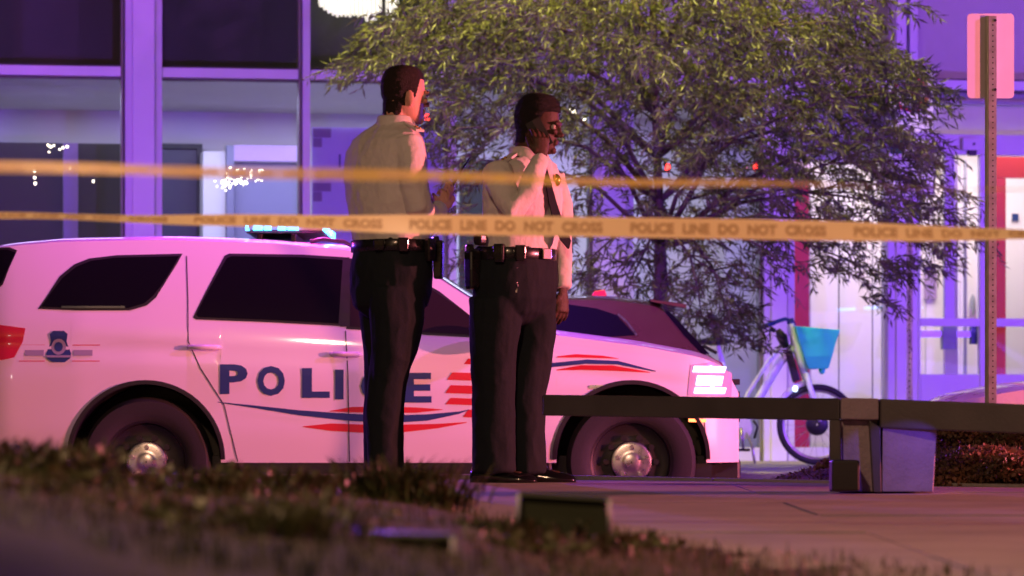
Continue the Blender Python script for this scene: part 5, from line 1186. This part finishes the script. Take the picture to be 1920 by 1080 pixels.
# ================================================================== BICYCLE
KD = 29.3; kb = P(1532, 0, KD); kb.z = WALK
bk = thing('rental_bicycle', 'pale rental bicycle with a bright blue front basket parked on the far pavement', 'bicycle', kb)
K = lambda px, py, dy=0: P(px, py, KD, dy=dy)
def tube(name, pts, r, m, n=10, par=None, flat=1, up=None):
    q = MB(); q.tube(pts, r, n, flat=flat, up=up); return q.build(name, m, par or bk, smooth=True)
def bwheel(cx, cy):
    c = K(cx, cy); Rr = 76/FPX*KD; wh = bpy.data.objects.new('wheel', None); COL.objects.link(wh); wh.parent = bk; TM[wh.name] = TM[bk.name]
    q = MB(); q.lathe(c, (0, 1, 0), [(Rr-.025+.025*cos(a), .025*sin(a)) for a in [2*pi*k/10 for k in range(11)]], 56); q.build('tyre', M['rubber'], wh, smooth=True)
    q = MB(); q.lathe(c, (0, 1, 0), [(Rr-.048, -.014), (Rr-.066, -.012), (Rr-.066, .012), (Rr-.048, .014), (Rr-.048, -.014)], 56); q.build('rim', M['steel'], wh, smooth=True)
    for i in range(28):
        a = 2*pi*i/28; q = MB(); s = -1 if i % 2 else 1; q.tube([c+Vector((.045*cos(a+.6*s), s*.025, .045*sin(a+.6*s))), c+Vector(((Rr-.066)*cos(a), 0, (Rr-.066)*sin(a)))], .0016, 4); q.build('spoke', M['steel'], wh)
    q = MB(); q.lathe(c, (0, 1, 0), [(.01, -.052), (.06, -.050), (.088, -.03), (.09, .03), (.06, .05), (.01, .052)], 28); smooth_angle(q.build('hub', M['blackp'], wh), 40)
bwheel(1532, 796); bwheel(1268, 796)
for s in (-1, 1): tube('fork_blade', [K(1510, 700, s*.045), K(1524, 745, s*.052), K(1537, 790, s*.052)], [.026, .022, .016], M['bikewhite'])
tube('head_tube', [K(1483, 607), K(1490, 640), K(1502, 680), K(1512, 712)], [.040, .044, .042, .038], M['bikewhite'], 12, flat=.8)
tube('steering_cover', [K(1458, 618), K(1466, 632), K(1474, 652)], [.035, .075, .045], M['blackp'], 12, flat=.6)
q = MB(); q.prism([K(1471, 660, -.05), K(1484, 656, -.05), K(1500, 712, -.05), K(1487, 718, -.05)], (0, .1, 0)); q.build('battery', M['blackp'], bk, bevel=.008)
tube('handlebar', [K(1432, 612, -.30), K(1446, 606, -.24), K(1470, 598, -.08), K(1480, 600, 0), K(1474, 598, .08), K(1456, 604, .24), K(1442, 610, .30)], [.014]*7, M['blue'])
for s in (-1, 1): tube('grip', [K(1430, 613, s*.31), K(1448, 606, s*.23)], .020, M['blue']); tube('brake_lever', [K(1450, 618, s*.22), K(1436, 622, s*.28), K(1428, 618, s*.31)], .006, M['black'])
tube('stem', [K(1480, 598), K(1486, 612)], [.03, .034], M['blue']); tube('bell', [K(1440, 616, -.2), K(1450, 622, -.2)], .018, M['boxgreen'])
q = MB(); n = 4; rs = []
for (ya, xl, xr, hy) in ((612, 1489, 1570, .19), (640, 1497, 1563, .175), (668, 1506, 1556, .155), (690, 1515, 1550, .13)):
    A = K(xl, ya+ (0)); B2 = K(xr, ya+(7 if ya < 620 else 0)); r = []
    for (p_, sy) in ((A, -1), (B2, -1), (B2, 1), (A, 1)): r.append(p_+Vector((0, sy*hy, 0)))
    rs.append(r)
q.rings(rs[::-1], cap=False); q.add(rs[-1], [(0, 1, 2, 3)]); ob = q.build('basket', M['basket'], bk); sm = ob.modifiers.new('s', 'SOLIDIFY'); sm.thickness = .008; bv = ob.modifiers.new('b', 'BEVEL'); bv.width = .012; bv.segments = 2
q = MB(); q.ell(K(1540, 694, -.06), (.028, .03, .035), 12, 8); q.build('front_lamp', M['basket'], bk, smooth=True)
tube('basket_bracket', [K(1500, 690), K(1530, 690)], .012, M['bikewhite'])
tube('mudguard', [K(1532+80*cos(a)*-1, 796-82*sin(a)) for a in [radians(k) for k in range(25, 76, 10)]], .016, M['white_metal'], flat=1.6)
tube('down_tube', [K(1488, 650), K(1462, 680), K(1430, 735), K(1405, 775), K(1390, 800)], [.038, .036, .034, .034, .036], M['bikewhite'], 12)
tube('down_tube', [K(1470, 640), K(1438, 682), K(1402, 738), K(1392, 770)], [.018]*4, M['bikewhite'], 8)
tube('seat_tube', [K(1388, 805), K(1370, 740), K(1352, 670), K(1346, 645)], [.03, .026, .022, .016], M['bikewhite'])
q = MB(); q.ell(K(1340, 640), (.14, .08, .035), 14, 8); q.build('saddle', M['blackp'], bk, smooth=True)
for s in (-1, 1): tube('chain_stay', [K(1388, 802, s*.04), K(1268, 796, s*.06)], .012, M['bikewhite']); tube('seat_stay', [K(1356, 690, s*.03), K(1268, 796, s*.06)], .010, M['bikewhite'])
q = MB(); q.lathe(K(1388, 803, -.06), (0, 1, 0), [(.01, -.02), (.09, -.018), (.095, 0), (.09, .018), (.01, .02)], 28); smooth_angle(q.build('chain_guard', M['white_metal'], bk), 40)
for s in (-1, 1):
    tube('crank', [K(1388, 803, s*.09), K(1388+s*-4, 803+s*-38, s*.11)], [.013, .010], M['steel'])
    q = MB(); c = K(1388-s*4, 803-s*40, s*.16); q.box(tuple(c-Vector((.05, .045, .012))), tuple(c+Vector((.05, .045, .012)))); q.build('pedal', M['plastic'], bk, bevel=.004)
tube('kickstand', [K(1396, 805, -.05), K(1408, 835, -.14), K(1412, 868, -.2)], .011, M['steel'])
tube('brake_cable', [K(1448, 616, -.15), K(1430, 640, -.08), K(1452, 660, -.05), K(1478, 662, -.04)], .004, M['black'], 6)
q = MB(); q.ell(K(1490, 729, -.05), (.022, .02, .026), 10, 6); q.build('lock_lamp', M['headlamp'], bk, smooth=True)
tube('wheel_lock', [K(1412, 788, -.02), K(1420, 800, -.02), K(1414, 822, -.02)], .010, M['blackp'])

# ================================================================== SHRUBS ON THE BED
def shrub(px, y, r, h, n, label, red):
    x = (px-960)/FPX*y; z = verge_h(x, y); t = thing('groundcover_shrub', label, 'shrub', (x, y, z), group='low shrubs on the planting bed'); v = []; f = []
    for _ in range(n):
        a = R.uniform(0, 2*pi); rr2 = sqrt(R.uniform(0, 1))*r; hz = h*(1-(rr2/r)**2)**.5*R.uniform(.35, 1.05); p = Vector((x+rr2*cos(a)*1.3, y+rr2*sin(a), z+hz-.01)); d = Vector((R.gauss(0, 1), R.gauss(0, 1), R.gauss(.4, .6))).normalized(); s = d.orthogonal().normalized(); s = Matrix.Rotation(R.uniform(0, 6.3), 3, d) @ s; ln = R.uniform(.012, .028); wd = ln*.36; b = len(v); v += [p, p+d*ln*.5+s*wd, p+d*ln, p+d*ln*.5-s*wd]; f.append((b, b+1, b+2, b+3))
    q = MB(); q.add(v, f); q.build('foliage', M['shrubleaf'], t, fix=False)['kind'] = 'stuff'
    q = MB()
    for _ in range(9): a = R.uniform(0, 6.3); q.tube([Vector((x, y, z-.01)), Vector((x+r*.4*cos(a), y+r*.4*sin(a), z+h*.45)), Vector((x+r*.8*cos(a), y+r*.7*sin(a), z+h*.6))], [.006, .004, .002], 4)
    q.build('stem', M['bark'], t)
shl = [(1775, 15.4, .17, .10, 'dark shrub directly right of the bench leg'), (1850, 15.5, .22, .13, 'rusty brown shrub under the bench seat near the sign post'), (1925, 15.3, .20, .12, 'rounded shrub at the right picture edge below the bench'), (1800, 16.4, .24, .16, 'shrub mound behind the bench leg'), (1895, 16.6, .28, .17, 'tall shrub mound behind the bench at the right edge'),
       (1640, 16.2, .20, .06, 'low shrub hidden behind the bench leg'), (1715, 16.9, .24, .10, 'shrub behind the stone leg block'), (1990, 16.2, .3, .16, 'shrub just past the right picture edge')]
for a in shl: shrub(a[0], a[1], a[2], a[3], int(2600*a[2]/.2), a[4], 0)
v = []; g = MB()
for _ in range(9000):
    X = R.uniform(1000, 1960) if R.random() < .8 else R.uniform(300, 1000); y = R.uniform(14.6, 18.2); x = (X-960)/FPX*y
    if y < back_edge(x)+.01: continue
    z = verge_h(x, y); h_ = R.uniform(.008, .022) if X < 1700 else R.uniform(.015, .04)
    blade(g, Vector((x, y, z)), h_, R.uniform(.001, .0025), R.uniform(-.015, .015), R.uniform(0, 6.3))
stuff(g.build('bed_grass', M['shrubleaf'], fix=False), 'sparse dry grass along the planting bed behind the plaza edge', 'grass')
g = MB()
for _ in range(5000):
    X = R.uniform(1340, 1960); y = R.uniform(14.6, 17.6); x = (X-960)/FPX*y
    if y < back_edge(x)+.02: continue
    p = Vector((x, y, verge_h(x, y)+.004)); a = R.uniform(0, 6.3); d = Vector((cos(a), sin(a), R.uniform(-.2, .5)))*R.uniform(.008, .022); s = Vector((-sin(a), cos(a), 0))*R.uniform(.003, .006)
    g.add([p-d-s, p+d-s, p+d+s, p-d+s], [(0, 1, 2, 3)])
stuff(g.build('bark_chips', M['mulch'], fix=False), 'loose brown bark chips scattered on the planting bed', 'mulch')

# ================================================================== GROUND BOXES
def gbox(px0, px1, py0, py1, D0, label, tilt):
    A = P(px0, py1, D0); B2 = P(px1, py0, D0); t = thing('ground_box', label, 'box', (A+B2)/2, group='low dark green boxes in the grass'); q = MB(); dep = .16
    dz = -tilt
    q.add([A, Vector((B2.x, D0, A.z+dz)), Vector((B2.x, D0+dep, A.z+dz)), Vector((A.x, D0+dep, A.z)), Vector((A.x+.004, D0+.006, B2.z-.012)), Vector((B2.x-.004, D0+.006, B2.z-.012+dz)), Vector((B2.x-.004, D0+dep-.006, B2.z-.012+dz)), Vector((A.x+.004, D0+dep-.006, B2.z-.012))],
          [(0, 3, 2, 1), (4, 5, 6, 7), (0, 1, 5, 4), (1, 2, 6, 5), (2, 3, 7, 6), (3, 0, 4, 7)]); q.build('case', M['boxgreen'], t, bevel=.006)
    q = MB(); q.add([Vector((A.x-.004, D0-.004, B2.z-.010)), Vector((B2.x+.004, D0-.004, B2.z-.010+dz)), Vector((B2.x+.004, D0+dep+.004, B2.z-.010+dz)), Vector((A.x-.004, D0+dep+.004, B2.z-.010)), Vector((A.x, D0, B2.z)), Vector((B2.x, D0, B2.z+dz)), Vector((B2.x, D0+dep, B2.z+dz)), Vector((A.x, D0+dep, B2.z))],
          [(0, 3, 2, 1), (4, 5, 6, 7), (0, 1, 5, 4), (1, 2, 6, 5), (2, 3, 7, 6), (3, 0, 4, 7)]); q.build('lid', M['boxgreen'], t, bevel=.003)
    for xx, d2 in ((A.x, 0), (B2.x, dz)):
        q = MB(); q.tube([Vector((xx, D0-.006, A.z+d2+.01)), Vector((xx, D0-.010, B2.z+d2-.004))], .0045, 8); q.build('metal_edge', M['grey'], t, smooth=True)
gbox(972, 1143, 922, 1005, 7.6, 'dark green ground box with lit metal edges below the right officer', .012)
gbox(640, 850, 998, 1090, 6.1, 'larger olive ground box cut by the bottom picture edge', .004)
